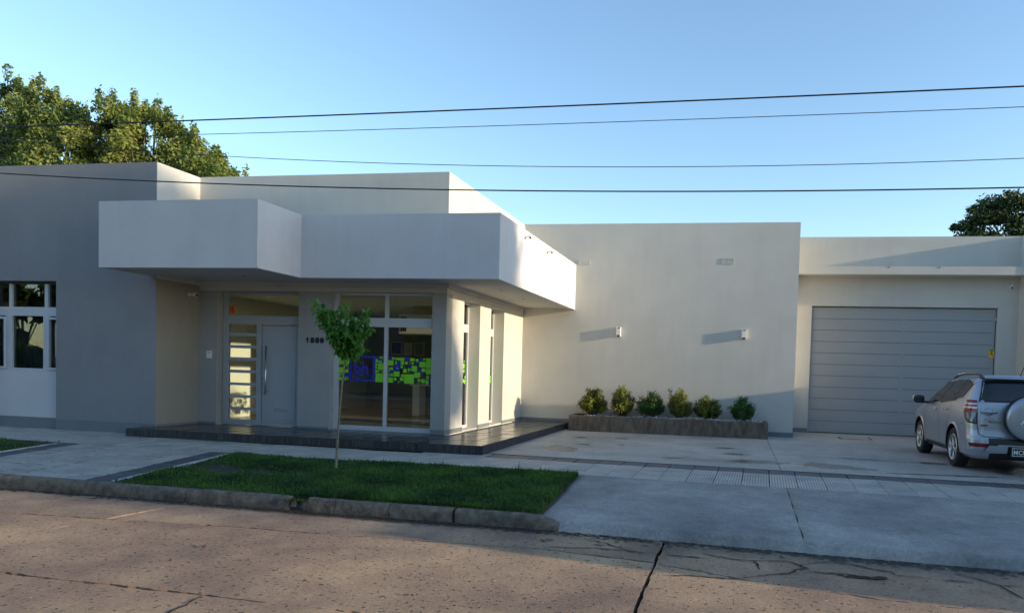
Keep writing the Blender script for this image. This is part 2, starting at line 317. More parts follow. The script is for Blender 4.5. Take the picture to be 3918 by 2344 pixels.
cracks = [[(-1.84, 6.85), (-1.73, 6.91), (-1.54, 6.94), (-1.32, 6.99), (-1.14, 6.97), (-0.95, 6.97), (-0.77, 6.93)], [(-1.5, 7.34), (-1.35, 7.25), (-1.14, 7.09), (-0.94, 6.95), (-0.85, 6.96)], [(-1.4, 7.12), (-1.27, 7.13)],
 [(0.01, 6.96), (0.21, 6.97), (0.34, 7.01), (0.45, 7.02), (0.56, 7.03), (0.64, 6.92), (0.7, 6.83), (0.61, 6.76), (0.52, 6.61), (0.34, 6.52), (0.26, 6.45), (0.07, 6.3)],
 [(0.64, 6.92), (0.74, 7.02), (0.82, 7.09), (0.93, 7.11), (1.05, 7.11), (1.22, 7.05), (1.33, 6.98), (1.46, 6.95), (1.47, 6.85), (1.63, 6.84), (1.77, 6.79)], [(1.84, 6.77), (1.96, 6.79), (2.12, 6.77)],
 [(2.09, 7.03), (2.16, 6.95), (2.22, 6.89), (2.28, 6.79), (2.34, 6.75), (2.53, 6.77)], [(2.33, 6.75), (2.36, 6.55), (2.39, 6.39)], [(0.21, 6.95), (0.25, 6.82), (0.26, 6.66)], [(0.69, 6.7), (0.84, 6.71), (1.06, 6.75)],
 [(-0.65, 6.97), (-0.51, 6.92), (-0.32, 6.93), (-0.21, 6.91)], [(-0.28, 7.11), (-0.1, 7.02), (0.02, 6.96), (0.24, 6.96)], [(-3.89, 4.67), (-3.88, 4.58), (-3.84, 4.45), (-3.86, 4.38), (-3.85, 4.29), (-3.95, 4.1)],
 [(-.56, 6.23), (-.37, 6.26), (-.19, 6.26), (-.03, 6.27), (.08, 6.3)], [(2.5, 6.1), (2.9, 6.15), (3.2, 6.05)]]
mb = MB()
for c in cracks:
    P = []
    for i in range(len(c)-1): P += jag(c[i], c[i+1], .006, .035)
    P.append(c[-1]); n = len(P); w = [(.006+random.random()*.010)*(.35+.65*math.sin(math.pi*min(1, (i+1)/(n+1)*1.0))) for i in range(n)]
    A = []; B = []
    for i, p in enumerate(P):
        d = Vector(P[min(i+1, n-1)])-Vector(P[max(i-1, 0)]); d.normalize(); A.append((p[0]-d.y*w[i], p[1]+d.x*w[i], -.2440)); B.append((p[0]+d.y*w[i], p[1]-d.x*w[i], -.2440))
    mb.poly(A+B, 'crack', [(i, n+i, n+i+1, i+1) for i in range(n-1)])
for k in range(14):   # broken out pothole
    x, y = 1.18+random.gauss(0, .09), 6.68+random.gauss(0, .025); r = random.uniform(.02, .055)
    mb.poly([(x+r*1.3*math.cos(t)*random.uniform(.6, 1.2), y+r*.8*math.sin(t)*random.uniform(.6, 1.2), -.2425-k*.0001) for t in np.linspace(0, 2*math.pi, 9)[:-1]], 'crack')
mb.build('crack', road, kind='stuff')
mb = MB(); rr = random.Random(12)     # silt washed against the kerb and the ramp foot
for k in range(2600):
    x = rr.uniform(-10, 4.5); yk = (7.73-.026*(x+6.7) if x < -1.9 else (7.60-.07*(x+1.9) if x < 1 else 7.40-.05*(x-1))); y = yk-abs(rr.gauss(0, .075 if x < -1.9 else .10))-.005; r = rr.uniform(.006, .022)
    mb.poly([(x-r*2, y, -.2455), (x+r, y-r*.6, -.2455), (x+r*2.1, y+r*.3, -.2445), (x-r*.5, y+r*.7, -.2440)], rr.choice(['soil', 'crack', 'soil']))
mb.build('silt', road, kind='stuff')
# far side pavement
box('far_pavement', (-80, 80, -9, -4.5, -.31, -.10), 'edging', kind='structure')

# kerb: weathered stones
kerb = box('kerb_footing', (-60, -2.0, 7.76, 7.84, -.31, -.20), 'kerb'); kerb.name = 'kerb'; kerb['kind'] = 'structure'
kx = [-30, -24, -18, -12.6, -6.70, -5.24, -5.0, -4.63, -3.93, -3.14, -1.86]
def ky(x): return 7.73-.026*(x+6.7) if x > -7 else 7.74-.02*(x+6.7)
for a, b in zip(kx, kx[1:]):
    if (a, b) == (-5.24, -5.0): continue       # broken out stretch
    g = .004 if a not in (-3.14,) else .03
    n = max(3, int((b-a)/.07)); prof = [(0.0, -.27), (-.006, -.2), (.0, -.145), (.012, -.115), (.03, -.096), (.055, -.090), (.125, -.089), (.13, -.27)]
    V = []; ph = random.random()*9
    for i in range(n+1):
        x = a+g+(b-a-2*g)*i/n; end = (.005 if i in (0, n) else 0)
        tl = max(0, (x+2.25)/.4) if x > -2.25 else 0
        for j, (dy, z) in enumerate(prof):
            zz = z if z < -.26 else -.27+(z+.27)*(1-.55*tl**1.6)
            nz = .006*math.sin(x*7+j+ph)+random.gauss(0, .004)
            V.append((x, ky(x)+dy+nz*(1 if j < 6 else .3)+(end if j < 5 else 0)+.03*tl, zz+random.gauss(0, .002)-(end*.3 if 1 < j < 7 else 0)))
    m_ = len(prof); F = [(i*m_+j, (i+1)*m_+j, (i+1)*m_+j+1, i*m_+j+1) for i in range(n) for j in range(m_-1)]+[tuple(range(m_)), tuple(range((n+1)*m_-1, n*m_-1, -1))]
    MB().poly(V, 'kerb', F).build('kerb_stone', kerb, smooth=True).data.set_sharp_from_angle(angle=R_(50))
mb = MB()      # rubble and twigs in the broken stretch
for k in range(16):
    x = random.uniform(-5.22, -5.02); y = ky(x)+random.uniform(.0, .16); r = random.uniform(.015, .045); z = -.20+random.random()*.05
    mb.poly([(x+r*a*random.uniform(.6, 1), y+r*b*random.uniform(.6, 1), z+r*c) for a, b, c in ((-1, -1, -1), (1, -1, -1), (1, 1, -1), (-1, 1, -1), (-.6, -.6, .8), (.7, -.6, .7), (.6, .7, .8), (-.7, .6, .6))], 'kerb', [(3, 2, 1, 0), (4, 5, 6, 7), (0, 1, 5, 4), (1, 2, 6, 5), (2, 3, 7, 6), (3, 0, 4, 7)])
mb.build('rubble', kerb, kind='stuff')
mb = MB(); rr = random.Random(8)      # weeds growing through the broken kerb and over its edge
for k in range(260):
    if k < 110: x, y, z, l = rr.gauss(-5.12, .09), rr.uniform(7.66, 7.84), -.14, rr.uniform(.03, .08)
    else: x = rr.uniform(-7.7, -2.4); y = 7.73-.026*(x+6.7)+.12+rr.uniform(-.02, .02); z = -.092; l = rr.uniform(.02, .055)
    a = rr.uniform(3.5, 6.0); ca, sa = math.cos(a)*l, math.sin(a)*l; w_ = .004
    mb.poly([(x-w_, y, z), (x+w_, y, z), (x+ca*.5+w_*.7, y+sa*.5, z+l*.55), (x+ca, y+sa, z+l*.45), (x+ca*.5-w_*.7, y+sa*.5, z+l*.55)], 'grass' if k % 3 else 'leaf_s')
mb.build('weeds', kerb, kind='stuff')

# pavement bed and tiles (paving frame leans a touch against the building line)
TH = -.035; O0 = (-2.30, 10.44)
def pf(u, v): return (O0[0]+u*math.cos(TH)-v*math.sin(TH), O0[1]+u*math.sin(TH)+v*math.cos(TH))
pave = MB().prism([pf(-30, -.02), pf(14, -.02), pf(14, 1.63), pf(-30, 1.95)], -.31, lambda x, y: gz(y)-.032, 'bed').build('pavement', kind='structure')
def tile(c, m, parent, h=.034, zf=gz, name='tile', tilt=.002, inset=.003):
    dz = random.gauss(0, .0012); cx = sum(p[0] for p in c)/4; cy = sum(p[1] for p in c)/4
    a = [random.gauss(0, tilt) for _ in range(2)]
    Z = lambda x, y: zf(y)+dz+a[0]*(x-cx)*4+a[1]*(y-cy)*4
    cx = sum(p[0] for p in c)/4
    q_ = .04 if name == 'tile' and m == 'slate' else (random.uniform(.045, .085) if cx < -7.5 else random.uniform(.022, .045))
    sh = [(p[0]+(cx-p[0])*q_, p[1]+(cy-p[1])*q_) for p in c]; ins = [(p[0]+(cx-p[0])*(q_+.025), p[1]+(cy-p[1])*(q_+.025)) for p in c]
    V = [(x, y, Z(x, y)-h) for x, y in sh]+[(x, y, Z(x, y)-inset) for x, y in sh]+[(x, y, Z(x, y)) for x, y in ins]
    F = [(8, 9, 10, 11)]+[(4+i, 4+(i+1) % 4, 8+(i+1) % 4, 8+i) for i in range(4)]+[(i, (i+1) % 4, 4+(i+1) % 4, 4+i) for i in range(4)]
    return MB().poly(V, m, F).build(name, parent)
# grooved paving: a fine grid pressed into the face
def groove_mat(m, theta, nx, ny, depth=.5, keep=.72):
    n = m.node_tree; b = n.nodes["Principled BSDF"]; L = n.links.new
    g = n.nodes.new("ShaderNodeNewGeometry"); mp = n.nodes.new("ShaderNodeMapping"); mp.vector_type = 'TEXTURE'
    mp.inputs['Location'].default_value = (O0[0], O0[1], 0); mp.inputs['Rotation'].default_value = (0, 0, theta); L(g.outputs['Position'], mp.inputs[0])
    br = n.nodes.new("ShaderNodeTexBrick"); br.offset = 0; br.inputs['Scale'].default_value = 1; br.inputs['Brick Width'].default_value = .4/nx; br.inputs['Row Height'].default_value = .4/ny
    br.inputs['Mortar Size'].default_value = .0055; br.inputs['Mortar Smooth'].default_value = .3
    br.inputs['Color1'].default_value = (1, 1, 1, 1); br.inputs['Color2'].default_value = (1, 1, 1, 1); br.inputs['Mortar'].default_value = (keep, keep, keep, 1); L(mp.outputs[0], br.inputs[0])
    old = b.inputs['Base Color'].links[0].from_socket
    mx = n.nodes.new("ShaderNodeMix"); mx.data_type = 'RGBA'; mx.blend_type = 'MULTIPLY'; mx.inputs[0].default_value = 1; L(old, mx.inputs[6]); L(br.outputs[0], mx.inputs[7]); L(mx.outputs[2], b.inputs['Base Color'])
    bp = n.nodes.new("ShaderNodeBump"); bp.inputs['Strength'].default_value = depth; bp.inputs['Distance'].default_value = .004; L(br.outputs[0], bp.inputs['Height'])
    if b.inputs['Normal'].links: L(b.inputs['Normal'].links[0].from_socket, bp.inputs['Normal'])
    L(bp.outputs[0], b.inputs['Normal'])
groove_mat(M['tile'], TH, 10, 3, .9, .42); groove_mat(M['tiled'], TH, 10, 1, .6, .6)
U = .4
for i in range(-44, 27):
    for j in range(4):
        c = [pf(i*U, j*U), pf(i*U+U, j*U), pf(i*U+U, j*U+U), pf(i*U, j*U+U)]
        cx = sum(p[0] for p in c)/4; cy = sum(p[1] for p in c)/4
        if -11.62 < cx < -4.37 and cy > 11.95: continue
        if cx < -11 and cy > 12.3: continue
        tile(c, 'tiled' if (j == 3 and cx > -4.4) else 'tile', pave)
# entrance path between the lawns, a little askew
def xl(y): return -11.40+.16*(10.7-y)      # left outer edge of light tiles
def xr(y): return -8.72+.14*(10.6-y)
MB().prism([(xl(7.9)-.5, 7.85), (xr(7.9)+.5, 7.85), (xr(10.6)+.5, 10.7), (xl(10.6)-.5, 10.8)], -.31, lambda x, y: gz(y)-.033, 'bed').build('path', kind='structure')
path = bpy.data.objects['path']
ys = [10.62-.4*k for k in range(8)]; 
for k, y1 in enumerate(ys):
    y0 = max(y1-.4, 7.93-.02)
    if y1-y0 < .05: continue
    nt_ = 7
    f = lambda t, y: (xl(y)+(xr(y)-xl(y))*t, y-.035*(xl(y)+(xr(y)-xl(y))*t+8.5))
    for t in range(nt_): 
        c = [f(t/nt_, y0), f((t+1)/nt_, y0), f((t+1)/nt_, y1), f(t/nt_, y1)]; tile(c, 'tile', path)
    for s, xf in ((-1, xl), (1, xr)):
        h = lambda d, y: (xf(y)+d*s, y-.035*(xf(y)+8.5)); a, b = (0, .38)
        c = [h(a, y0), h(b, y0), h(b, y1), h(a, y1)]
        tile(c if s > 0 else c[::-1], 'tiled', path)
for s, xf in ((-1, xl), (1, xr)):
    h = lambda d, y: (xf(y)+d*s, y-.035*(xf(y)+8.5)); c = [h(.385, 7.93), h(.45, 7.93), h(.45, 10.5), h(.385, 10.5)]
    MB().prism(c if s > 0 else c[::-1], -.30, lambda x, y: gz(y)+.006, 'edging').build('edging_strip', path, bevel=.005)

# lawns
def lawn(poly, nb, seed, name, label):
    r = np.random.default_rng(seed); P = np.array(poly)
    root = MB().prism(poly, -.31, lambda x, y: gz(y)-.004, 'soil').build(name, label=label); root['kind'] = 'structure'
    x0, y0 = P.min(0); x1, y1 = P.max(0)
    q = r.uniform((x0, y0), (x1, y1), (nb*2, 2)); ins = np.zeros(len(q), bool)
    for i in range(len(P)):
        a, b = P[i], P[(i+1) % len(P)]; c = (a[1] > q[:, 1]) != (b[1] > q[:, 1])
        ins ^= c & (q[:, 0] < (b[0]-a[0])*(q[:, 1]-a[1])/(b[1]-a[1]+1e-12)+a[0])
    q = q[ins]
    f = np.sin(q[:, 0]*2.3+1.3*np.sin(q[:, 1]*3.1))+np.sin(q[:, 1]*4.7+q[:, 0]*1.1)+.6*np.sin(q[:, 0]*9+q[:, 1]*7)
    bare = np.exp(-(((q[:, 0]+7.4)/.7)**2+((q[:, 1]-9.1)/.35)**2))+.8*np.exp(-(((q[:, 0]+5.85)/.45)**2+((q[:, 1]-9.65)/.12)**2))+.7*np.exp(-(((q[:, 0]+2.9)/.3)**2+((q[:, 1]-10.2)/.12)**2))
    lush = 1/(1+np.exp(-(q[:, 0]+5.6)*1.5))
    keep = r.random(len(q)) < (.30+.12*f+.45*lush-.5*bare)*1.25
    q = q[keep][:nb]; f = f[keep][:nb]; lush = lush[keep][:nb]; n = len(q)
    L = (.022+.024*r.random(n)+.030*lush*r.random(n)+.006*f)*np.where(r.random(n) < .02, 1.9, 1); w = .0034+.0035*r.random(n)
    a = r.uniform(0, 2*np.pi, n); lean = r.uniform(.25, 1.1, n); d = np.stack([np.cos(a), np.sin(a)], 1); s = np.stack([-d[:, 1], d[:, 0]], 1)
    z = -.022*np.clip(11.9-q[:, 1], 0, None)-.004
    V = np.zeros((n, 5, 3)); 
    V[:, 0, :2] = q-s*w[:, None]; V[:, 1, :2] = q+s*w[:, None]; m = q+d*(L*lean*.35)[:, None]
    V[:, 2, :2] = m+s*w[:, None]*.8; V[:, 3, :2] = m-s*w[:, None]*.8; V[:, 4, :2] = q+d*(L*lean)[:, None]
    V[:, 0, 2] = V[:, 1, 2] = z; V[:, 2, 2] = V[:, 3, 2] = z+L*.62; V[:, 4, 2] = z+L*(1.15-.35*lean)
    i = np.arange(n)[:, None]*5; F = np.concatenate([i+[[0, 1, 2]], i+[[0, 2, 3]], i+[[3, 2, 4]]])
    link('grass', arrmesh('grass', V.reshape(-1, 3), F, ['grass']), root, kind='stuff')
    # broad weeds
    mbw = MB(); k = 0
    for _ in range(420):
        x, y = r.uniform(x0, x1), r.uniform(y0, y1)
        if not (P[:, 0].min()+.3 < x < P[:, 0].max()-.3 and y0+.15 < y < y1-.15): continue
        if x > -6.2 and r.random() < .75: continue
        for t in range(7):
            a = r.uniform(0, 6.28); l = r.uniform(.02, .05); ww = l*.3; ca, sa = math.cos(a), math.sin(a); zz = gz(y)+.012
            mbw.poly([(x, y, zz), (x+ca*l*.5-sa*ww, y+sa*l*.5+ca*ww, zz+l*.5), (x+ca*l, y+sa*l, zz+l*.35), (x+ca*l*.5+sa*ww, y+sa*l*.5-ca*ww, zz+l*.5)], 'leaf_g')
    mbw.build('weeds', root, kind='stuff')
lawn([(-7.86, 7.84), (-2.14, 7.72), (-2.30, 10.44), (-8.20, 10.60)], 95000, 3, 'lawn', 'green lawn strip around the young tree')
lawn([(-17, 8.1), (-11.38, 7.98), (-11.87, 10.72), (-17, 10.9)], 30000, 4, 'lawn', 'dark lawn corner at the left edge beside the path')

# driveway and ramp
dr = MB()
dr.prism([(-4.37, 12.22), (.745, 12.02), (.745, 20.65), (-4.37, 20.65)], -.31, 0.0, 'drive')
drive = dr.build('driveway', kind='structure')
MB().prism([(.755, 12.02), (14, 11.52), (14, 20.65), (.755, 20.65)], -.31, 0.0, 'drive').build('concrete_slab', drive)
MB().prism([pf(-2.1, 1.59), pf(14, 1.59), pf(14, 1.75), pf(-2.1, 1.80)], -.31, -.006, 'bed').build('joint', drive)
mb = MB(); mb.prism([(2.62, 18.97), (3.43, 18.99), (3.47, 19.80), (2.64, 19.58)], -.02, .004, 'groove_shade'); mb.prism([(2.67, 19.03), (3.38, 19.05), (3.41, 19.72), (2.69, 19.53)], -.02, .008, 'drive')
mb.build('drain_cover', drive)
def ramp_z(v, vb): # v: distance measured from the tiles towards the road
    t = v/vb; return gz(10.4)-.043*v-(.10*max(0, (t-.96)/.04)**1.3 if t > .96 else 0)
def ramp_piece(x0, x1, name, parent=None):
    nu, nv = max(2, int((x1-x0)/.15)), 44; V = []
    for i in range(nu+1):
        x = x0+(x1-x0)*i/nu
        for j in range(nv+1):
            t = 1-(1-j/nv)**1.8; xx = x+(.14*t if x < -2.2 else 0)
            yt = 10.43-.035*(xx+2.3); yb = 7.62-.07*(xx+1.9) if xx < 1 else 7.417-.05*(xx-1); yb = max(yb, 7.2); y = yt+(yb-yt)*t
            f = min(1, max(0, (xx+2.3)/.45)); z = ramp_z(yt-y, yt-yb)
            V.append((xx+.012*math.sin(y*9)*(1 if i == 0 else 0), y, max(z, -.262)))
    F = [(i*(nv+1)+j, i*(nv+1)+j+1, (i+1)*(nv+1)+j+1, (i+1)*(nv+1)+j) for i in range(nu) for j in range(nv)]
    k = len(V); V += [(x, y, -.31) for (x, y, z) in V[:nv+1]]; F += [(j+1, j, k+j, k+j+1) for j in range(nv)]
    return MB().poly(V, 'ramp', F).build(name, parent, smooth=True, **({} if parent else {'kind': 'structure'}))
ramp = ramp_piece(-2.29, .725, 'driveway_ramp'); ramp_piece(.737, 12, 'concrete_slab', ramp)
MB().box(.70, .76, 7.5, 10.3, -.31, -.20, 'edging').build('joint', ramp)
# litter on the road
mb = MB()
for x, y, r in [(-4.95, 5.9, .05), (-3.4, 5.2, .03), (-1.9, 7.15, .05), (-4.2, 5.6, .02), (-6.3, 6.2, .015), (-2.4, 5.1, .02)]:
    for k in range(4):
        a = random.uniform(0, 6.28); c = (x+random.gauss(0, r*.5), y+random.gauss(0, r*.3)); 
        mb.poly([(c[0], c[1], -.246), (c[0]+r*math.cos(a), c[1]+r*math.sin(a)*.5, -.23), (c[0]+r*1.5*math.cos(a+.4), c[1]+r*math.sin(a+.4), -.243), (c[0]+r*.6*math.cos(a+1), c[1]+r*math.sin(a+1)*.6, -.24)], 'rust' if k % 2 else 'bark')
for k in range(500):
    x, y = random.uniform(-9, 4), random.uniform(3.2, 7.6); r = random.uniform(.003, .010)
    mb.poly([(x-r*1.6, y, -.2465), (x+r, y-r, -.2465), (x+r*1.4, y+r, -.2445), (x-r, y+r*.8, -.2440)], random.choice(['soil', 'crack', 'pebble', 'crack', 'rust']))
mb.build('leaf_litter', kind='stuff', label='dry leaves and grit scattered over the reddish road', category='litter')

# ------------------------------------------------------------ the building
xA, yA, xB, yB, yD, xD, yG = -11.404, 12.37, -5.776, 13.52, 18.66, 1.416, 20.65
zT = .155; ZP = 5.39; zc0, zc1 = 3.148, 4.344; yR = 13.67
B = thing('office_building', 'single storey pale rendered office building with flat stepped parapets and a deep canopy', 'building', (-5, 13.5, 0))
g = .0025
def wall(boxes, name='wall', m='wall', **k):
    for b in boxes: o = MB().box(*b, m).build(name, B, **k)
    return o
# left front wall with recessed window bay
wall([(-30, -15.50, yA, 12.67, 0, 5.385), (-13.762, -11.415, yA, 12.67, 0, 5.385), (-15.50, -13.762, yA, 12.67, 3.035, 5.385)], m='grey_wall'); wall([(-15.50, -13.762, 12.47, 12.67, 0, 1.19)], 'window_panel', 'white_wall')
wall([(-11.70, -11.415, 12.671, 13.52, 0, 5.385)], m='grey_wall'); wall([(-11.4145, xA, yA+.003, 13.5195, 3.1, 5.3848)]); wall([(-11.4145, xA, yA+.003, 13.5195, 0, 3.0995)], m='alcove_shade_wall')
# entrance front
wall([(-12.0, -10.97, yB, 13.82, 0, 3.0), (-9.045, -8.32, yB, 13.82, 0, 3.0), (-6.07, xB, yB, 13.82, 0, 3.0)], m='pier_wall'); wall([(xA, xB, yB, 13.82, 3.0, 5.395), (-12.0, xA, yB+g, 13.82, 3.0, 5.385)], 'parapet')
# glazed side wall with two deep slots
wall([(-6.10, xB, 13.82, 14.46, 0, 2.975), (-6.10, xB, 15.42, 16.15, 0, 2.975), (-6.10, xB, 17.11, yD, 0, 2.975), (-6.10, xB, 13.82, yD, 2.975, 5.395), (-6.04, xB-.02, 14.46, 15.42, 0, .17), (-6.04, xB-.02, 16.15, 17.11, 0, .17)])
wall([(-6.10, xD, yD, 18.96, 0, 5.423), (1.116, xD, 18.96, yG, 0, 5.423)])
wall([(xD, 1.96, yG, 20.95, 0, 5.425), (1.96, 6.745, yG, 20.95, 3.53, 5.425), (6.745, 7.24, yG, 20.95, 0, 5.425), (1.116, xD-g, yG+g, 20.95, 0, 5.423)])
box('fascia', (xD+.001, 7.24, 20.15, yG-g, 4.336, 4.55), 'wall', B)
MB().box(3.84, 3.855, 20.142, 20.152, 4.50, 4.553, 'rust').build('rust_streak', B); MB().box(5.10, 5.112, 20.142, 20.152, 4.50, 4.553, 'soil').build('rust_streak', B)
box('side_wing', (7.24, 11.5, 20.12, 24, 0, 5.42), 'wall', B)
# roofs
wall([(-30, -12.0, 12.68, 22, 4.6, 4.75), (-12.0, -6.11, 13.83, 22, 4.6, 4.75), (-6.11, 1.1, 18.97, 22, 4.6, 4.75), (1.1, 7.2, 20.96, 26, 4.6, 4.75)], 'roof')
wall([(-30, -12.21, 21.7, 22, 0, 5.385), (-12.21, xD, 21.95, 22.25, 0, 5.385), (-30.2, -30, 12.37, 22, 0, 5.385)], 'rear_wall')
wall([(1.13, 7.2, 25.7, 26, 0, 5.3), (7.25, 11.4, 24.01, 26, 0, 5.3)], 'rear_wall')
# capping: the parapet tops carry a thin drip line
# canopy
T = .15
wall([(-11.552, -8.315, 11.212, 11.212+T, zc0, zc1), (-8.315-T, -8.315, 11.212+T, 12.48+T, zc0, zc1), (-8.315, -4.334, 12.48, 12.48+T, zc0, zc1), (-4.334-T, -4.334, 12.48+T, yD-g, zc0, zc1), (-11.552, -11.552+T, 11.212+T, yA-g, zc0, zc1)], 'canopy_fascia', 'white_wall')
pl = [(-11.552+T, 11.212+T), (-8.315-T, 11.212+T), (-8.315-T, 12.48+T), (-4.334-T, 12.48+T), (-4.334-T, yD-g), (xB+g, yD-g), (xB+g, yB-g), (xA+g, yB-g), (xA+g, yA-g), (-11.552+T, yA-g)]
MB().prism(pl, 3.185, 3.24, 'soffit').build('canopy_soffit', B)
MB().prism(pl, 4.20, 4.26, 'soffit').build('canopy_roof', B)
wall([(xA, -6.0, yB-.045, yB-g, 3.10, 3.184), (xB+g, xB+.045, yB, yD-.05, 3.10, 3.184), (xA+g, xA+.045, yA+.02, yB-.05, 3.10, 3.184)], 'cornice')
# skirting
e = .012
for b in [(-30, -15.5-e, yA-e, yA-g, 0, .225), (-15.5, -13.762-e, 12.47-e, 12.47-g, 0, .225), (-13.762, -11.62, yA-e, yA-g, 0, .215), (-11.62, xA, yA-e, yA-g, .156, .205),
          (xB+g, xB+e, yB, 14.46, .156, .25), (xB+g, xB+e, 15.42, 16.15, .156, .24), (xB+g, xB+e, 17.11, yD-e, .156, .23), (xB+e, -4.37, yD-e, yD-g, .156, .235),
          (-6.07, xB+e, yB-e, yB-g, .156, .25), (.77, xD+e, yD-e, yD-g, 0, .12), (xD+g, xD+e, yD, yG-e, 0, .12), (xD+e, 1.955, yG-e, yG-g, 0, .12), (6.75, 7.24, yG-e, yG-g, 0, .12),
          (xA, -10.975, yB-e, yB-g, .156, .20), (-9.04, -8.325, yB-e, yB-g, .156, .20), (xA+g, xA+e, yA+.02, yB-e-g, .156, .20)]: MB().box(*b, 'skirt').build('skirting', B)

def frame(mb, x0, x1, z0, z1, y0, y1, w, m='alu'):
    mb.box(x0, x0+w, y0, y1, z0, z1, m); mb.box(x1-w, x1, y0, y1, z0, z1, m); mb.box(x0+w, x1-w, y0, y1, z0, z0+w, m); mb.box(x0+w, x1-w, y0, y1, z1-w, z1, m)
# left window
win = MB(); y0, y1 = 12.50, 12.58
win.box(-15.50, -13.765, y0, y1, 2.985, 3.033, 'groove_shade'); win.box(-15.50, -13.765, y0, y1, 2.325, 2.51, 'alu'); win.box(-15.50, -13.765, y0, y1, 1.192, 1.235, 'alu')  # dark head strip paints in the shaded soffit of the bay
for a, b in ((-15.075, -15.005), (-14.19, -14.112)): win.box(a, b, y0+g, y1, 2.51, 2.985, 'alu')
for a, b in ((-15.16, -15.005), (-14.225, -14.075)): win.box(a, b, y0+g, y1, 1.235, 2.325, 'alu')
win.box(-13.87, -13.765, y0+g, y1, 1.235, 2.325, 'alu'); win.box(-15.5, -15.40, y0+g, y1, 1.235, 2.325, 'alu')
frame(win, -14.10, -13.80, 1.215, 2.30, y0-.03, y0-g, .045); frame(win, -15.40, -15.13, 1.215, 2.30, y0-.03, y0-g, .045)
lw = win.build('window', B)
pn = MB(); pn.box(-15.49, -13.77, 12.54, 12.546, 1.24, 2.98, 'glassd'); pn.build('pane', lw)
cv = MB(); n = 150; V = []
for i in range(n+1):
    x = -15.6+2.0*i/n; V += [(x, 12.80+.035*math.sin(i*.9)+.012*math.sin(i*2.3), 1.0), (x, 12.80+.035*math.sin(i*.9), 2.45)]
cv.poly(V, 'curtain', [(2*i, 2*i+2, 2*i+3, 2*i+1) for i in range(n)]).build('curtain', lw, smooth=True)

# entrance: transom, slatted sidelight, door leaf
y0, y1 = yR, yR+.06
ent = MB(); ent.box(-10.97, -10.885, y0+.05, 13.80, .156, 3.0, 'wall')
frame(ent, -10.883, -9.05, .16, 2.995, y0, y1, .06, 'door')
ent.box(-10.823, -9.11, y0, y1, 2.31, 2.49, 'door'); ent.box(-10.105, -10.015, y0, y1, .22, 2.31, 'door')
for a, b in ((.22, .262), (.468, .524), (.732, .789), (.998, 1.054), (1.265, 1.329), (1.531, 1.598), (1.792, 1.857), (2.056, 2.118)): ent.box(-10.80, -10.125, y0-.012, y1-.005, a, b, 'door')
ent.box(-10.823, -10.80, y0, y1, .22, 2.31, 'door'); ent.box(-10.125, -10.105, y0, y1, .22, 2.31, 'door')
ew = ent.build('entrance_frame', B)
pn = MB(); pn.box(-10.81, -10.11, yR+.03, yR+.036, .23, 2.31, 'glass'); pn.box(-10.81, -9.12, yR+.03, yR+.036, 2.49, 2.935, 'glass'); pn.build('pane', ew)
dl = MB(); dl.box(-10.01, -9.115, yR+.012, yR+.055, .21, 2.30, 'door')
dl.box(-9.93, -9.20, yR+.004, yR+.0118, .29, 2.17, 'door')
d = dl.build('door', B, bevel=.002)
mb = MB(); mb.tube([(-9.855, yR-.07, .83), (-9.85, yR-.07, 1.86)], .016, 'steel', 10)
for z in (.90, 1.79): mb.tube([(-9.852, yR-.07, z), (-9.852, yR+.01, z)], .010, 'steel', 8)
mb.build('handle', d, smooth=True)
mb = MB(); frame(mb, -9.69, -9.37, .485, .54, yR-.012, yR+.003, .012, 'door'); mb.box(-9.678, -9.382, yR-.003, yR+.003, .497, .528, 'steel'); mb.build('letter_slot', d)
mb = MB(); mb.tube([(-9.975, yR-.004, 1.17), (-9.975, yR+.02, 1.17)], .014, 'steel', 10); mb.build('lock', d)
mb = MB(); frame(mb, -10.0, -9.12, .215, 2.29, yR+.0105, yR+.0118, .008, 'groove_shade'); mb.build('door_gap', d)

# big front window
wf = MB(); wf.box(-8.32, -8.212, y0, y1, .157, 2.998, 'alu'); wf.box(-6.145, -6.07, y0, y1, .157, 2.998, 'alu')
wf.box(-8.212, -6.145, y0, y1, .157, .252, 'alu'); wf.box(-8.212, -6.145, y0, y1, 2.95, 2.998, 'alu'); wf.box(-8.212, -6.145, y0-.01, y1, 2.305, 2.49, 'alu')
wf.box(-7.188, -7.112, y0-.004, y1, .252, 2.305, 'alu'); wf.box(-7.180, -7.10, y0-.004, y1, 2.49, 2.95, 'alu')
W1 = wf.build('window', B)
pn = MB(); pn.box(-8.20, -6.15, yR+.028, yR+.034, .25, 2.96, 'glass'); pn.build('pane', W1)
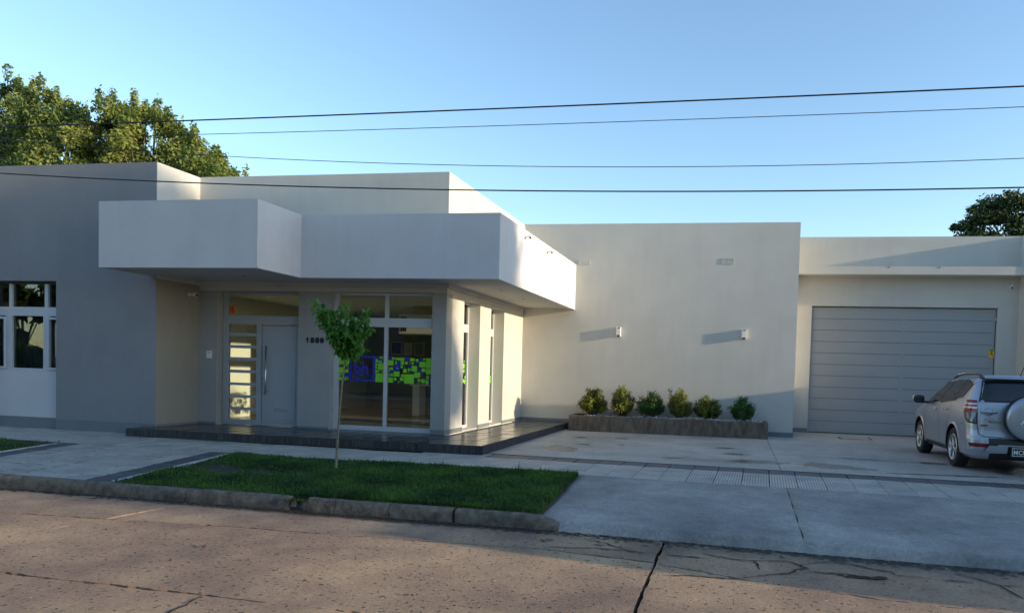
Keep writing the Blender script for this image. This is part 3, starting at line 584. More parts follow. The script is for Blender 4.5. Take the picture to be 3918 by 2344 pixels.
# vinyl squares; coordinates as seen on the band, in centimetres along and up
dec = MB(); yd = yR+.0265; dk = [0]
def sq(a0, b0, a1, b1, c, jx=0):
    s = (b0-(a0-168)*.0225), (b1-(a1-168)*.0225)
    X = lambda a: float(np.interp(a, [168, 678, 810, 860, 1475], [-8.209, -7.386, -7.188, -7.112, -6.147]))
    Z = lambda b: 1.707-(b-210)/(620-210)*.560
    x0_, x1_, zt, zb = X(a0)-.001, X(a1)+.001, Z(s[0])+.001, Z(s[1])-.001; dk[0] += 1; y = yd-(dk[0] % 7)*.0002
    dec.poly([(x0_, y, zb), (x1_, y, zb), (x1_, y, zt), (x0_, y, zt)], 'green' if c == 'g' else 'blue')
    mdec.append((x0_, x1_, zb, zt, c))
mdec = []
for a in [(168, 210, 265, 352), (272, 225, 305, 355), (168, 395, 238, 482), (262, 425, 302, 475), (266, 362, 288, 385), (170, 490, 190, 530), (196, 486, 215, 515), (170, 545, 235, 598), (245, 545, 268, 565), (272, 548, 300, 560), (285, 566, 302, 582), (250, 575, 268, 598), (292, 385, 305, 405), (250, 440, 262, 470),
          (680, 265, 708, 318), (735, 230, 788, 265), (800, 228, 820, 272), (715, 292, 772, 322), (678, 332, 704, 370), (714, 330, 800, 425), (678, 380, 700, 415), (676, 430, 735, 470), (750, 432, 768, 448), (778, 440, 805, 470), (682, 480, 810, 618),
          (862, 284, 942, 364), (866, 545, 938, 622), (920, 238, 950, 275), (965, 245, 1000, 280), (1004, 245, 1092, 288), (1172, 250, 1236, 298), (1252, 262, 1290, 305), (1356, 252, 1382, 288), (1394, 250, 1482, 398), (1044, 292, 1090, 350), (1104, 308, 1142, 346), (1196, 312, 1226, 345), (1304, 305, 1388, 385),
          (900, 392, 938, 430), (1042, 364, 1074, 402), (1196, 365, 1274, 450), (1078, 412, 1132, 470), (1144, 405, 1184, 442), (1336, 402, 1388, 455), (1396, 408, 1482, 490), (948, 452, 1030, 530), (1236, 462, 1320, 545), (1052, 495, 1090, 530), (1094, 492, 1232, 636), (1034, 540, 1088, 595), (1284, 562, 1322, 600), (1332, 562, 1384, 622), (1402, 512, 1438, 560), (1396, 575, 1436, 640),
          (900, 488, 938, 525), (876, 392, 892, 410), (876, 415, 892, 432), (876, 438, 892, 458), (876, 490, 892, 506), (876, 512, 892, 528), (950, 545, 985, 590), (968, 300, 986, 345), (1092, 385, 1104, 400), (1168, 312, 1186, 328), (1290, 610, 1310, 630), (1010, 600, 1026, 622), (1146, 455, 1162, 470), (990, 395, 1008, 412)]: sq(*a, 'g')
for a in [(316, 216, 675, 252), (316, 577, 675, 610), (316, 252, 345, 577), (638, 252, 675, 577), (250, 482, 316, 540), (216, 362, 232, 378), (690, 225, 714, 255), (716, 252, 770, 286), (868, 232, 908, 276), (946, 345, 1036, 440), (990, 305, 1036, 345), (1100, 240, 1166, 300), (1146, 355, 1186, 398), (1308, 248, 1344, 288), (1252, 312, 1292, 350), (1290, 412, 1328, 455), (890, 440, 942, 480), (1334, 462, 1370, 502), (1444, 570, 1478, 652), (990, 585, 1008, 604), (1056, 612, 1074, 630), (1236, 570, 1254, 590), (1282, 604, 1300, 620), (1442, 522, 1460, 540), (1374, 626, 1390, 642), (966, 282, 984, 298), (1192, 456, 1230, 472), (780, 296, 796, 314), (736, 452, 750, 468), (944, 610, 966, 628)]: sq(*a, 'b')
dec.build('decal', W1)
place_text('decal_lettering', 'bh', .36, 'blue', -7.878, yd-.002, 1.318, W1, ext=.0008, off=.010, sx=.98)
mb = MB(); rr = random.Random(2)
for q in range(22): xx = -7.88+q*.0178; mb.box(xx, xx+rr.uniform(.007, .014), yd-.002, yd-.001, 1.225+rr.choice((0, 0, .012)), 1.262-rr.choice((0, 0, .012)), 'blue')
mb.build('decal_lettering', W1, kind='stuff')
# slot windows
for (a, b) in ((14.46, 15.42), (16.15, 17.11)):
    mb = MB(); mb.box(-6.09, -6.04, a, a+.04, .171, 2.973, 'alu'); mb.box(-6.09, -6.04, b-.04, b, .171, 2.973, 'alu')
    mb.box(-6.09, -6.04, a+.04, b-.04, .171, .23, 'alu'); mb.box(-6.09, -6.04, a+.04, b-.04, 2.93, 2.973, 'alu'); mb.box(-6.09, -6.035, a+.04, b-.04, 2.31, 2.49, 'alu')
    sw = mb.build('window', B); mb = MB(); mb.box(-6.068, -6.062, a+.04, b-.04, .23, 2.93, 'glass'); mb.build('pane', sw)
    mb = MB(); rr = random.Random(5)
    for i, (p, q_, z0_, z1_, c) in enumerate(mdec):
        yy0 = a+.05+(p+7.10)*.92; yy1 = a+.05+(q_+7.10)*.92
        if yy0 > a+.04 and yy1 < b-.04: mb.poly([(-6.0605, yy0, z0_), (-6.0605, yy1, z0_), (-6.0605, yy1, z1_), (-6.0605, yy0, z1_)], 'green' if c == 'g' else 'blue')
    mb.build('decal', sw)
# garage door with separate boards
gd = box('garage_door', (1.962, 6.743, 20.78, 20.84, 0.01, 3.50), 'groove_shade', B); gh = .3165
for xa, xb in ((2.0, 4.365), (4.445, 6.66)):
    for k in range(12):
        z1_ = 3.50-gh*k if k else 3.50; z0_ = 3.50-gh*(k+1)+.009; z0_ = max(z0_, .02)
        if k == 11: z0_ = .02
        if z1_-z0_ < .02: continue
        mb = MB().box(xa, xb, 20.752+random.gauss(0, .0015), 20.78, z0_, z1_, 'gdoor'); mb.build('board', gd)
for a_, b_ in ((4.365, 4.445), (1.964, 2.0), (6.66, 6.715)): MB().box(a_, b_, 20.748, 20.78, .02, 3.5, 'gdoor').build('door_stile', gd)
mb = MB()
for z in (.4, 2.2, 3.2): MB().box(6.712, 6.735, 20.74, 20.76, z, z+.09, 'steel').build('hinge', gd)

# interior seen through the glass
inn = MB(); inn.box(-12.2, -12.0, 13.83, 21.7, 0, 4.59, 'wall_in'); inn.build('interior_wall', B)
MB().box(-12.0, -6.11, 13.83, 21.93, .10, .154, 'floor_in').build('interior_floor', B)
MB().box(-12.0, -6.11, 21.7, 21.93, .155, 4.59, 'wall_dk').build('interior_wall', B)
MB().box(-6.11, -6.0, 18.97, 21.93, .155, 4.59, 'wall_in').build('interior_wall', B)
MB().box(-12.0, -6.11, 13.83, 21.69, 3.05, 3.15, 'wall_in').build('interior_ceiling', B)
for k, x in enumerate((-8.55, -7.35)):
    t = thing('ceiling_unit', ('white slotted ceiling unit behind the big window, beside the middle mullion', 'white slotted ceiling unit behind the big window, beside the corner pier')[k], 'air conditioner', (x, 17, 2.45), group='ceiling units inside the office')
    mb = MB(); mb.box(x, x+1.05, 17.0, 17.5, 2.33, 2.84, 'white'); mb.build('casing', t, bevel=.02)
    mb = MB()
    for q in range(3):
        for s in range(2): mb.box(x+.06+.055*q, x+.10+.055*q, 16.99, 17.0, 2.40+.27*s, 2.50+.27*s, 'black')
    mb.build('vent_slot', t, kind='stuff')
for k, (X, w, z, h, m, lb) in enumerate([(-11.15, .38, 1.88, .42, 'blue', 'dark blue poster on the back wall of the office'), (-10.70, .30, 1.86, .42, 'white', 'white framed notice on the back wall of the office, beside the dark blue poster'), (-10.33, .34, 1.86, .42, 'paper', 'pale blue picture on the back wall of the office, between two others'), (-9.55, .5, 1.84, .5, 'wall_in', 'grey notice on the back wall of the office near the corner pier')]):
    t = thing('picture', lb, 'picture', (X, 21.6, z), group='pictures on the office back wall')
    mb = MB(); frame(mb, X, X+w, z, z+h, 21.66, 21.695, .025, 'white'); mb.build('picture_frame', t); box('print', (X+.025, X+w-.025, 21.675, 21.69, z+.025, z+h-.025), m, t)
t = thing('reception_desk', 'white slatted reception desk behind the big window', 'desk', (-8.6, 18.5, .155))
box('desk_top', (-8.9, -6.6, 18.45, 19.1, .98, 1.02), 'wall_in', t)
for i in range(4): box('desk_leg', (-8.85+.7*i, -8.65+.7*i, 18.5, 18.9, .155, .979), 'white', t)
box('desk_front', (-8.84, -6.66, 18.92, 18.96, .16, .979), 'wall_dk', t)

# terrace of black tiles
ter = MB(); ter.box(-11.62, -4.375, 11.90, 12.36, 0, .133, 'bed'); ter.box(-11.39, -4.375, 12.36, 13.51, 0, .133, 'bed'); ter.box(-5.763, -4.375, 13.51, 18.64, 0, .133, 'bed')
ter.box(-10.96, -6.07, 13.51, 13.83, 0, .133, 'bed'); ter.box(-4.375, -4.25, 18.2, 18.64, 0, .10, 'riser')
terr = ter.build('terrace', kind='structure')
U = .4022
for i in range(18):
    for j in range(17):
        x0 = -11.62+U*i; y0_ = 11.90+.4*j; x1 = x0+U; y1_ = y0_+.4
        if y0_ >= yB-.16 and x1 < xB+.1: 
            if not (y0_ < 13.6 and x0 < -6): continue
        if y0_ > yA-.1 and x0 < xA: 
            if x1 < xA+.02: continue
            x0 = xA+.013
        if x0 < xB and y0_ > yB-.2: 
            y1_ = min(y1_, yB-.001) if not (-10.95 < x0 < -6.1) else y1_
        if x0 < xB < x1 and y0_ > yB-.16: x0 = xB+.013
        y1_ = min(y1_, yD-.013)
        if y1_-y0_ < .05 or x1-x0 < .04: continue
        tile([(x0, y0_), (min(x1, -4.378), y0_), (min(x1, -4.378), y1_), (x0, y1_)], 'slate', terr, h=.021, zf=lambda y: zT, tilt=.0008)
# ribbed riser tiles
for k in range(18):
    x0 = -11.62+U*k; mb = MB(); mb.box(x0+.003, x0+U-.003, 11.886, 11.899, .002, zT-.004, 'riser')
    for q in range(10): xx = x0+.02+q*.0395+random.gauss(0, .002); mb.box(xx, xx+.012, 11.880, 11.8858, random.uniform(.01, .05), zT-.006-random.random()*.02, 'riserpale' if random.random() < .45 else 'riser')
    mb.build('riser_tile', terr)
for k in range(17):
    y = 11.90+.4*k; y2 = min(y+.394, 18.2); 
    if y2 <= y: continue
    mb = MB(); mb.box(-4.3745, -4.362, y, y2, .002, zT-.004, 'riser')
    mb.build('riser_tile', terr, bevel=.003)

# planter, pebbles and shrubs
px0, px1, py0, py1, pz = -4.215, .769, 17.78, 18.645, .398
pln = thing('planter', 'long low weathered brown trough planter under the pale wall', 'planter', (-1.7, 18.2, 0))
mb = MB(); mb.box(px0, px1, py0, py0+.07, 0, pz, 'planter'); mb.box(px0, px1, py1-.05, py1, 0, pz, 'planter'); mb.box(px0, px0+.07, py0+.07, py1-.05, 0, pz, 'planter'); mb.box(px1-.07, px1, py0+.07, py1-.05, 0, pz, 'planter')
mb.build('trough', pln, bevel=.006); box('soil', (px0+.07, px1-.07, py0+.07, py1-.05, .05, pz-.045), 'soil', pln)
n = 1500; xs = np.concatenate([rng.uniform(-3.9, px1-.12, 900), rng.uniform(-1.7, px1-.12, 600)]); ysd = rng.uniform(py0+.1, py1-.08, n); r_ = rng.uniform(.010, .026, n)
ico = np.array([(0, 0, 1), (.9, 0, .1), (.28, .85, .1), (-.72, .53, .05), (-.72, -.53, .1), (.28, -.85, .05), (0, 0, -1.)]); fi = np.array([(0, 1, 2), (0, 2, 3), (0, 3, 4), (0, 4, 5), (0, 5, 1), (6, 2, 1), (6, 3, 2), (6, 4, 3), (6, 5, 4), (6, 1, 5)])
heap = .05*np.clip((xs+3.2)/2, 0, 1)+.02*np.sin(xs*5)
V = ico[None]*r_[:, None, None]*rng.uniform(.7, 1.3, (n, 7, 1))*np.array([1.2, 1, .8])+np.stack([xs, ysd, pz-.022+.018*rng.random(n)+heap*rng.random(n)], 1)[:, None]
F = (np.arange(n)[:, None, None]*7+fi[None]).reshape(-1, 3)
link('pebbles', arrmesh('pebbles', V.reshape(-1, 3), F, ['pebble']), pln, kind='stuff')

# ---- leaves
def leaf_cloud(name, blobs, n, size, mats, parent, seed=0, shell=.55, up=.3, aspect=.5, pw=.5, **k):
    r = np.random.default_rng(seed); bl = np.array(blobs, float); w = bl[:, 3]*bl[:, 4]*bl[:, 5]; w = w**pw; w /= w.sum()
    bi = r.choice(len(bl), n, p=w); d = r.normal(size=(n, 3)); d /= np.linalg.norm(d, axis=1)[:, None]
    rad = shell+(1-shell)*r.random(n); rad = np.where(r.random(n) < .3, r.random(n)**.5, rad)
    P = bl[bi, :3]+d*rad[:, None]*bl[bi, 3:6]*(1+.12*r.normal(size=(n, 1)))
    P += r.normal(size=(n, 3))*bl[bi, 3:6]*.10
    nr = d*.5+r.normal(size=(n, 3))*.7+np.array([0, 0, up]); nr /= np.linalg.norm(nr, axis=1)[:, None]
    a = np.cross(nr, r.normal(size=(n, 3))); a /= np.linalg.norm(a, axis=1)[:, None]; b = np.cross(nr, a)
    s = size*(.6+.8*r.random(n))[:, None]
    V = np.stack([P-a*s, P+b*s*aspect-a*s*.1, P+a*s, P-b*s*aspect-a*s*.1], 1); V[:, 1:4:2] += nr[:, None]*s[:, None]*.18
    F = np.arange(n*4).reshape(n, 4); mi = r.integers(0, len(mats), n) if len(mats) > 1 else None
    return link(name, arrmesh(name, V.reshape(-1, 3), F, mats, mi), parent, **k)
def limbs(mb, base, tips, r0, m='bark', n=7):
    for t in tips:
        t = Vector(t); b = Vector(base); mid = b.lerp(t, .5)+Vector((random.uniform(-.1, .1), random.uniform(-.1, .1), .08))*(t-b).length
        mb.tube([b, mid, t], [r0, r0*.6, r0*.18], m, n)

shr = [(-4.044, -3.293, 1.139, .41, 'leaf_s', 'broad open shrub with yellowish tips, at the terrace end of the planter'),
       (-3.196, -2.595, 1.165, .429, 'leaf_s', 'tall narrow yellow-topped shrub, second from the terrace end of the planter'),
       (-2.481, -1.845, 1.087, .446, 'leaf_g', 'dark green shrub with a pointed top, third from the terrace end of the planter'),
       (-1.705, -1.147, 1.163, .438, 'leaf_s', 'tall shrub with a stray twig and bright yellow top, fourth from the terrace end'),
       (-1.017, -.38, 1.023, .417, 'leaf_s', 'low brownish-green shrub leaning left, fifth from the terrace end of the planter'),
       (-.167, .423, 1.0, .414, 'leaf_g', 'fresh green compact shrub at the garage end of the planter')]
for k, (a, b, zt, zb, m, lb) in enumerate(shr):
    cx = (a+b)/2; w = (b-a)/2; t = thing('shrub', lb, 'shrub', (cx, 18.2, .37), group='clipped shrubs in the planter'); rr = random.Random(k+20)
    st = MB(); bl = []
    for q in range(60):
        an = rr.uniform(0, 6.28); rad = rr.random()**.6; tx = cx+math.cos(an)*rad*w*1.08; ty = 18.2+math.sin(an)*rad*.30; hz_ = zb+(zt-zb)*(1-.55*rad**2.2)*rr.uniform(.45, 1.0)
        if k in (3,) and q == 0: tx, hz_ = cx-w*.9, zt-.03
        st.tube([(cx+rr.uniform(-.06, .06), 18.2, .36), ((cx*.35+tx*.65), 18.2*.4+ty*.6, (.36+hz_)*.48), (tx, ty, hz_)], [.008, .006, .003], 'bark', 4)
        for f in (.45, .62, .78, .92, 1.0): bl.append(((cx*(1-f**.6)+tx*f**.6), 18.2*(1-f**.6)+ty*f**.6, .40+(hz_-.40)*f, .085, .085, .085))
    st.build('stems', t); leaf_cloud('foliage', bl, 6500, .024, [m], t, seed=k, shell=.2, up=.5, aspect=.45)

# ---- young street tree
sap = thing('young_tree', 'slender young tree with a heart-shaped leafy crown on the lawn', 'tree', (-5.88, 9.77, gz(9.77)))
Tk = [(-5.88, 9.77, -.07), (-5.865, 9.77, .3), (-5.85, 9.77, .6), (-5.83, 9.78, .95), (-5.80, 9.77, 1.22), (-5.765, 9.76, 1.5), (-5.74, 9.77, 1.72)]
mb = MB(); mb.tube(Tk, [.022, .018, .016, .015, .014, .012, .011], 'barky', 8); mb.build('trunk', sap, smooth=True)
br_t = [(-6.22, 9.74, 2.44), (-6.15, 9.84, 2.27), (-6.12, 9.70, 2.30), (-6.08, 9.86, 2.30), (-5.80, 9.72, 2.38), (-5.72, 9.88, 2.25), (-5.42, 9.75, 2.30), (-5.46, 9.84, 2.12), (-5.45, 9.66, 1.85), (-5.90, 9.62, 2.0), (-5.62, 9.9, 1.75), (-5.86, 9.85, 1.80), (-5.60, 9.6, 2.0)]
mb = MB(); limbs(mb, (-5.745, 9.77, 1.70), br_t, .008, 'barky', 5); mb.build('branches', sap, smooth=True)
def leafshape(s):   # drooping pointed leaf with two side lobes
    P = [(0, 0, 0), (.20, .24, .03), (.30, .55, .0), (.16, .62, -.03), (.0, 1.1, -.22), (-.16, .62, -.03), (-.30, .55, .0), (-.20, .24, .03), (0, .55, .05)]
    F = [(0, 1, 8), (1, 2, 3, 8), (3, 4, 8), (8, 4, 5), (8, 5, 6, 7), (0, 8, 7)]
    return [tuple(c*s for c in p) for p in P], F
lm = []
for q in range(4):
    P, F = leafshape(.085+.012*q); me = bpy.data.meshes.new('leaf'); me.from_pydata(P, [], F); me.materials.append(M['leaf_y']); me.update(); lm.append(me)
nodes = []
for t in br_t:
    for f in np.linspace(.12, 1.0, 11): b = Vector((-5.745, 9.77, 1.70)); nodes.append(b.lerp(Vector(t), f))
rest = MB(); cnt = 0; rr = random.Random(3)
for rep in range(13):
    for p in nodes:
        if rep > 6 and (p-Vector((-5.745, 9.77, 1.70))).length < .22: continue
        zr = (p.z-1.65)/.75
        q = p+Vector((rr.gauss(0, .048), rr.gauss(0, .05), rr.gauss(-.01, .045)))
        mt = Matrix.Translation(q) @ Matrix.Rotation(rr.uniform(0, 6.28), 4, 'Z') @ Matrix.Rotation(rr.uniform(-1.25, -.2), 4, 'X') @ Matrix.Rotation(rr.uniform(-.5, .5), 4, 'Y')
        if cnt < 290:
            o = bpy.data.objects.new('leaf', lm[cnt % 4]); col.objects.link(o); o.parent = sap; o.matrix_parent_inverse = Matrix.Translation((5.88, -9.77, -gz(9.77))); o.matrix_local = mt; cnt += 1
        else:
            P, F = leafshape(rr.uniform(.075, .12)); rest.poly([mt @ Vector(v) for v in P], 'leaf_y', F)
rest.build('foliage', sap, kind='stuff')

# ---- trees behind
def tree(name, label, base, trunk_top, blobs, n, size, mats, seed, r0=.22, group=None, shell=.5, aspect=.45):
    t = thing(name, label, 'tree', base, group=group); mb = MB(); mb.tube([base, ((base[0]*.5+trunk_top[0]*.5)+.1, base[1], (base[2]+trunk_top[2])/2), trunk_top], [r0, r0*.8, r0*.55], 'bark', 9); mb.build('trunk', t, smooth=True)
    mb = MB(); limbs(mb, Vector(trunk_top)-Vector((0, 0, .3)), [(b[0], b[1], b[2]-b[5]*.2) for b in blobs[::2]], r0*.22, 'bark', 5); mb.build('limbs', t, smooth=True)
    leaf_cloud('crown', blobs, n, size, mats, t, seed=seed, shell=shell, aspect=aspect)
    return t
def profile_blobs(prof, y, dy, zbot, seed, step=.8, r=.75, spire=0.35):
    """clumps filling the area under an outline given in metres"""
    rr = random.Random(seed); out = []
    xs_ = [p[0] for p in prof]; x = xs_[0]
    while x < xs_[-1]:
        zt = float(np.interp(x, xs_, [p[1] for p in prof])); z = zt-r*.6; top = True
        z -= .35
        while z > zbot:
            rx = r*rr.uniform(.6, 1.08); 
            if top: out += [(x, y+rr.uniform(-dy, dy)*.5, zt-.30, spire*rr.uniform(.5, .8), spire*.7, .55), (x, y, zt-.75, spire, spire, .4), (x+rr.uniform(-.15, .15), y, zt-.95, spire*1.3, spire*1.3, .5)]; top = False
            out.append((x+rr.uniform(-.3, .3), y+rr.uniform(-dy, dy), z-.3, rx, rx, rx*rr.uniform(.75, 1.1))); z -= step*rr.uniform(.8, 1.3)
        x += step*rr.uniform(.55, 1.0)
    return out
bl = profile_blobs([(-44.5, 16.6), (-41.9, 15.4), (-41.3, 17.3), (-40.6, 15.2), (-40.0, 16.9), (-38.85, 17.0), (-38.2, 15.0), (-37.6, 13.9)], 33, 1.6, 9.0, 1, .8, .7, .3)
tree('poplar_tree', 'tall bluish-green tree with upright spires at the left edge behind the building', (-41, 33, -.3), (-41, 33, 8), bl, 30000, .105, ['leaf_c', 'leaf_b', 'leaf_c'], 11, .3)
bl = profile_blobs([(-38.6, 13.6), (-37.2, 16.1), (-36.6, 14.8), (-36.0, 16.1), (-35.2, 14.8), (-34.4, 14.6), (-33.6, 14.4)], 32, 1.6, 8.5, 2, .75, .75, .3)
tree('ash_tree', 'mid-green tree with two pointed tops behind the parapet, between the other two on the left', (-36.5, 32, -.3), (-36.3, 32, 7.5), bl, 30000, .105, ['leaf_b', 'leaf_c', 'leaf_b'], 12, .3)
bl = profile_blobs([(-35.4, 14.2), (-33.4, 15.6), (-32.2, 15.3), (-31.2, 15.4), (-30.5, 14.3), (-30.0, 14.8), (-29.0, 13.9), (-28.2, 13.4), (-28.1, 12.7), (-27.3, 12.6), (-26.2, 11.9), (-25.5, 11.0), (-25.2, 10.4)], 33.5, 1.8, 8.5, 3, .75, .72, .3)
bl += [(-33.6, 33, 12.2, 1.2, 1, 1.2), (-32.2, 33.4, 11.8, 1.3, 1, 1.3), (-30.8, 33.6, 11.6, 1.3, 1, 1.2), (-29.5, 33.6, 11.4, 1.2, 1, 1.0), (-34.6, 33, 11.6, 1.2, 1, 1.2)]
tree('box_elder_tree', 'sunlit yellow-green tree sloping down to the right behind the left parapet', (-31.5, 33.5, -.3), (-31.2, 33.5, 7.5), bl, 56000, .105, ['leaf_b'], 13, .32)
bl = [(11.9, 42, 10.0, .55, .6, .35), (12.6, 42, 10.4, .8, .9, .5), (13.0, 42.3, 11.1, .7, .8, .55), (13.9, 42, 11.35, .8, .8, .5), (14.9, 42, 11.2, .9, .9, .7), (13.6, 42, 10.5, .9, .9, .5), (12.4, 42, 9.5, .9, .9, .5), (14.6, 42, 10.1, 1.1, 1, .7), (11.3, 42, 9.95, .22, .2, .18), (13.2, 42, 9.2, 1.2, 1, .6), (16.0, 42, 10.6, 1.1, 1.1, 1.0), (15, 42, 9.0, 1.4, 1.1, .8), (12.2, 42, 10.9, .3, .3, .2)]
tree('dark_tree', 'dark tree with sky gaps behind the garage parapet at the right edge', (14.6, 42, -.3), (14.5, 42, 8.5), bl, 7500, .13, ['leaf_d', 'leaf_d', 'leaf_c'], 14, .28, shell=.35)  # dark leaf colour carries this tree's backlit shade

# ------------------------------------------------------------ wires and their poles
def wire(pts, r, label, name='overhead_cable'):
    p = np.array(pts); c = np.polyfit(p[:, 0], p[:, 2], 2); xs_ = np.linspace(-34, 26, 90)
    xs_ = np.linspace(p[0, 0]-14, p[-1, 0]+12, 100); f = []
    for x in xs_: f.append((x, float(np.interp(x, p[:, 0], p[:, 1])), float(np.polyval(c, x))))
    mb = MB(); mb.tube(f, r, 'wire', 6); return mb.build(name, smooth=True, label=label, category='cable', group='overhead cables across the street front')
def up(p, y):   # move a sight line point to another depth
    return [(a*y/b, y, 1.52+(c-1.52)*y/b) for a, b, c in p]
wire(up([(-8.57, 7.0, 4.16), (-5.83, 7.0, 4.14), (-2.34, 7.0, 4.15), (0.18, 7.0, 4.16), (2.4, 7.0, 4.16)], 10), .0105, 'thick black cable, topmost of the four overhead cables')
wire(up([(-8.55, 7.5, 4.19), (-6.19, 7.5, 4.17), (-2.38, 7.5, 4.15), (2.58, 7.5, 4.16)], 10.2), .005, 'thin wire just below the topmost cable')
wire(up([(-9.79, 10.0, 4.85), (-8.06, 10.0, 4.71), (-6.08, 10.0, 4.58), (-3.16, 10.0, 4.43), (0.36, 10.0, 4.38), (3.48, 10.0, 4.39)], 10.0), .005, 'thin sagging wire, third from the top, crossing the sky above the roof')
wire(up([(-11.01, 9.0, 4.22), (-8.16, 9.0, 4.06), (-5.94, 9.0, 3.96), (-4.6, 9.0, 3.87), (-2.98, 9.0, 3.82), (0.34, 9.0, 3.8), (3.14, 9.0, 3.77)], 9.6), .0095, 'thick black cable, lowest of the four, crossing in front of the parapets')

# ------------------------------------------------------------ small wall fixtures
for k, (x, lb) in enumerate([(-3.13, 'small white wall lamp on the pale wall, the one nearer the canopy'), (.11, 'small white wall lamp on the pale wall, the one nearer the garage')]):
    t = thing('wall_lamp', lb, 'wall lamp', (x, yD, 2.58), group='box lamps on the pale wall')
    mb = MB(); mb.box(x-.055, x+.055, yD-.02, yD-g, 2.46, 2.71, 'white'); mb.box(x-.055, x-.045, yD-.10, yD-.02, 2.46, 2.71, 'white'); mb.box(x+.045, x+.055, yD-.10, yD-.02, 2.46, 2.71, 'white'); mb.box(x-.045, x+.045, yD-.10, yD-.02, 2.50, 2.67, 'white'); mb.build('casing', t)
    mb = MB(); MB().box(x-.044, x+.044, yD-.085, yD-.025, 2.475, 2.495, 'black').build('lamp_opening', t); MB().box(x-.044, x+.044, yD-.085, yD-.025, 2.675, 2.69, 'black').build('lamp_opening', t)
for k, (x0, x1, z0_, z1_, lb) in enumerate([(-.50, -.20, 4.37, 4.52, 'white louvred wall vent high above the second wall lamp'), (-4.26, -3.95, 4.35, 4.46, 'white louvred wall vent beside the end of the canopy')]):
    t = thing('wall_vent', lb, 'vent', (x0, yD, z0_), group='louvred vents high on the pale wall')
    mb = MB(); frame(mb, x0, x1, z0_, z1_, yD-.015, yD-g, .012, 'vent_paint'); mb.box((x0+x1)/2-.006, (x0+x1)/2+.006, yD-.015, yD-g, z0_, z1_, 'vent_paint'); mb.build('vent_frame', t)
    for q in range(4): zz = z0_+.02+q*(z1_-z0_-.03)/4; MB().box(x0+.013, x1-.013, yD-.012, yD-.004, zz, zz+.016, 'vent_paint').build('louvre', t)
def cctv(base, d, up_, lb, s=1.0):
    t = thing('security_camera', lb, 'camera', base, group='security cameras'); b = Vector(base); dv = Vector(d).normalized(); n_ = Vector(up_)
    mb = MB(); mb.tube([b, b+n_*.015*s], .035*s, 'white', 12); mb.tube([b, b+n_*.09*s], .012*s, 'white', 8); mb.build('bracket', t, smooth=False)
    c = b+n_*.11*s; mb = MB(); mb.tube([c-dv*.06*s, c+dv*.08*s], .033*s, 'white', 14); mb.build('camera_body', t, smooth=False); mb = MB(); mb.tube([c+dv*.081*s, c+dv*.09*s], .024*s, 'black', 12); mb.build('lens', t)
cctv((-11.404+.002, 13.23, 2.88), (.9, -.3, -.15), (1, 0, 0), 'white security camera in the dark corner under the canopy by the entrance', 1.1)
cctv((-4.332, 14.03, 4.20), (.5, -.8, -.4), (1, 0, 0), 'small security camera on the sunlit canopy side, nearer the street', .8)
cctv((-4.332, 15.73, 4.19), (.5, -.8, -.4), (1, 0, 0), 'small security camera on the sunlit canopy side, farther from the street', .8)
cctv((7.01, yG-.002, 4.09), (-.2, -.8, -.5), (0, -1, 0), 'white security camera high beside the garage door', 1.1)
t = thing('intercom', 'small white intercom box on the wall beside the slatted sidelight', 'intercom', (-11.13, yB, 1.65)); box('casing', (-11.195, -11.075, yB-.03, yB-g, 1.56, 1.72), 'white', t, bevel=.004); MB().box(-11.165, -11.105, yB-.034, yB-.0302, 1.66, 1.70, 'alu').build('speaker_grille', t)
hn = thing('house_number', 'black raised house number 1880 on the wall right of the door', 'sign', (-8.85, yB, 2.0))
MB().prism([(-8.838, yB-.014), (-8.811, yB-.014), (-8.811, yB-.003), (-8.838, yB-.003)], 1.943, 2.052, 'black').poly([(-8.864, yB-.0145, 2.018), (-8.864, yB-.0145, 1.999), (-8.836, yB-.0145, 2.015), (-8.836, yB-.0145, 2.050)], 'black').build('digit', hn)
for i, ch in enumerate('1880'):
    if i == 0: continue
    d0 = place_text('digit', ch, .150, 'black', -8.868+.110*i, yB-.008, 1.943, hn, ext=.007, off=.006)
    bmx = bmesh.new(); bmx.from_mesh(d0.data); n0 = len(bmx.verts); dup = bmesh.ops.duplicate(bmx, geom=bmx.verts[:]+bmx.edges[:]+bmx.faces[:]); vs_ = [v for v in dup['geom'] if isinstance(v, bmesh.types.BMVert)]
    bmesh.ops.translate(bmx, verts=vs_, vec=(.010, -.002, .002)); bmx.to_mesh(d0.data); bmx.free()
for k, (x, y, lb) in enumerate([(-5.01, 14.59, 'recessed downlight in the sunlit canopy soffit, nearer the street'), (-5.01, 16.19, 'recessed downlight in the sunlit canopy soffit, farther from the street'), (-9.52, 12.46, 'recessed downlight in the shaded soffit above the door')]):
    t = thing('downlight', lb, 'ceiling lamp', (x, y, 3.18), group='downlights in the canopy soffit'); mb = MB(); mb.tube([(x, y, 3.176), (x, y, 3.1845)], .07, 'white', 16); mb.build('rim', t); mb = MB(); mb.tube([(x, y, 3.172), (x, y, 3.1758)], .05, 'black', 14); mb.build('reflector', t)
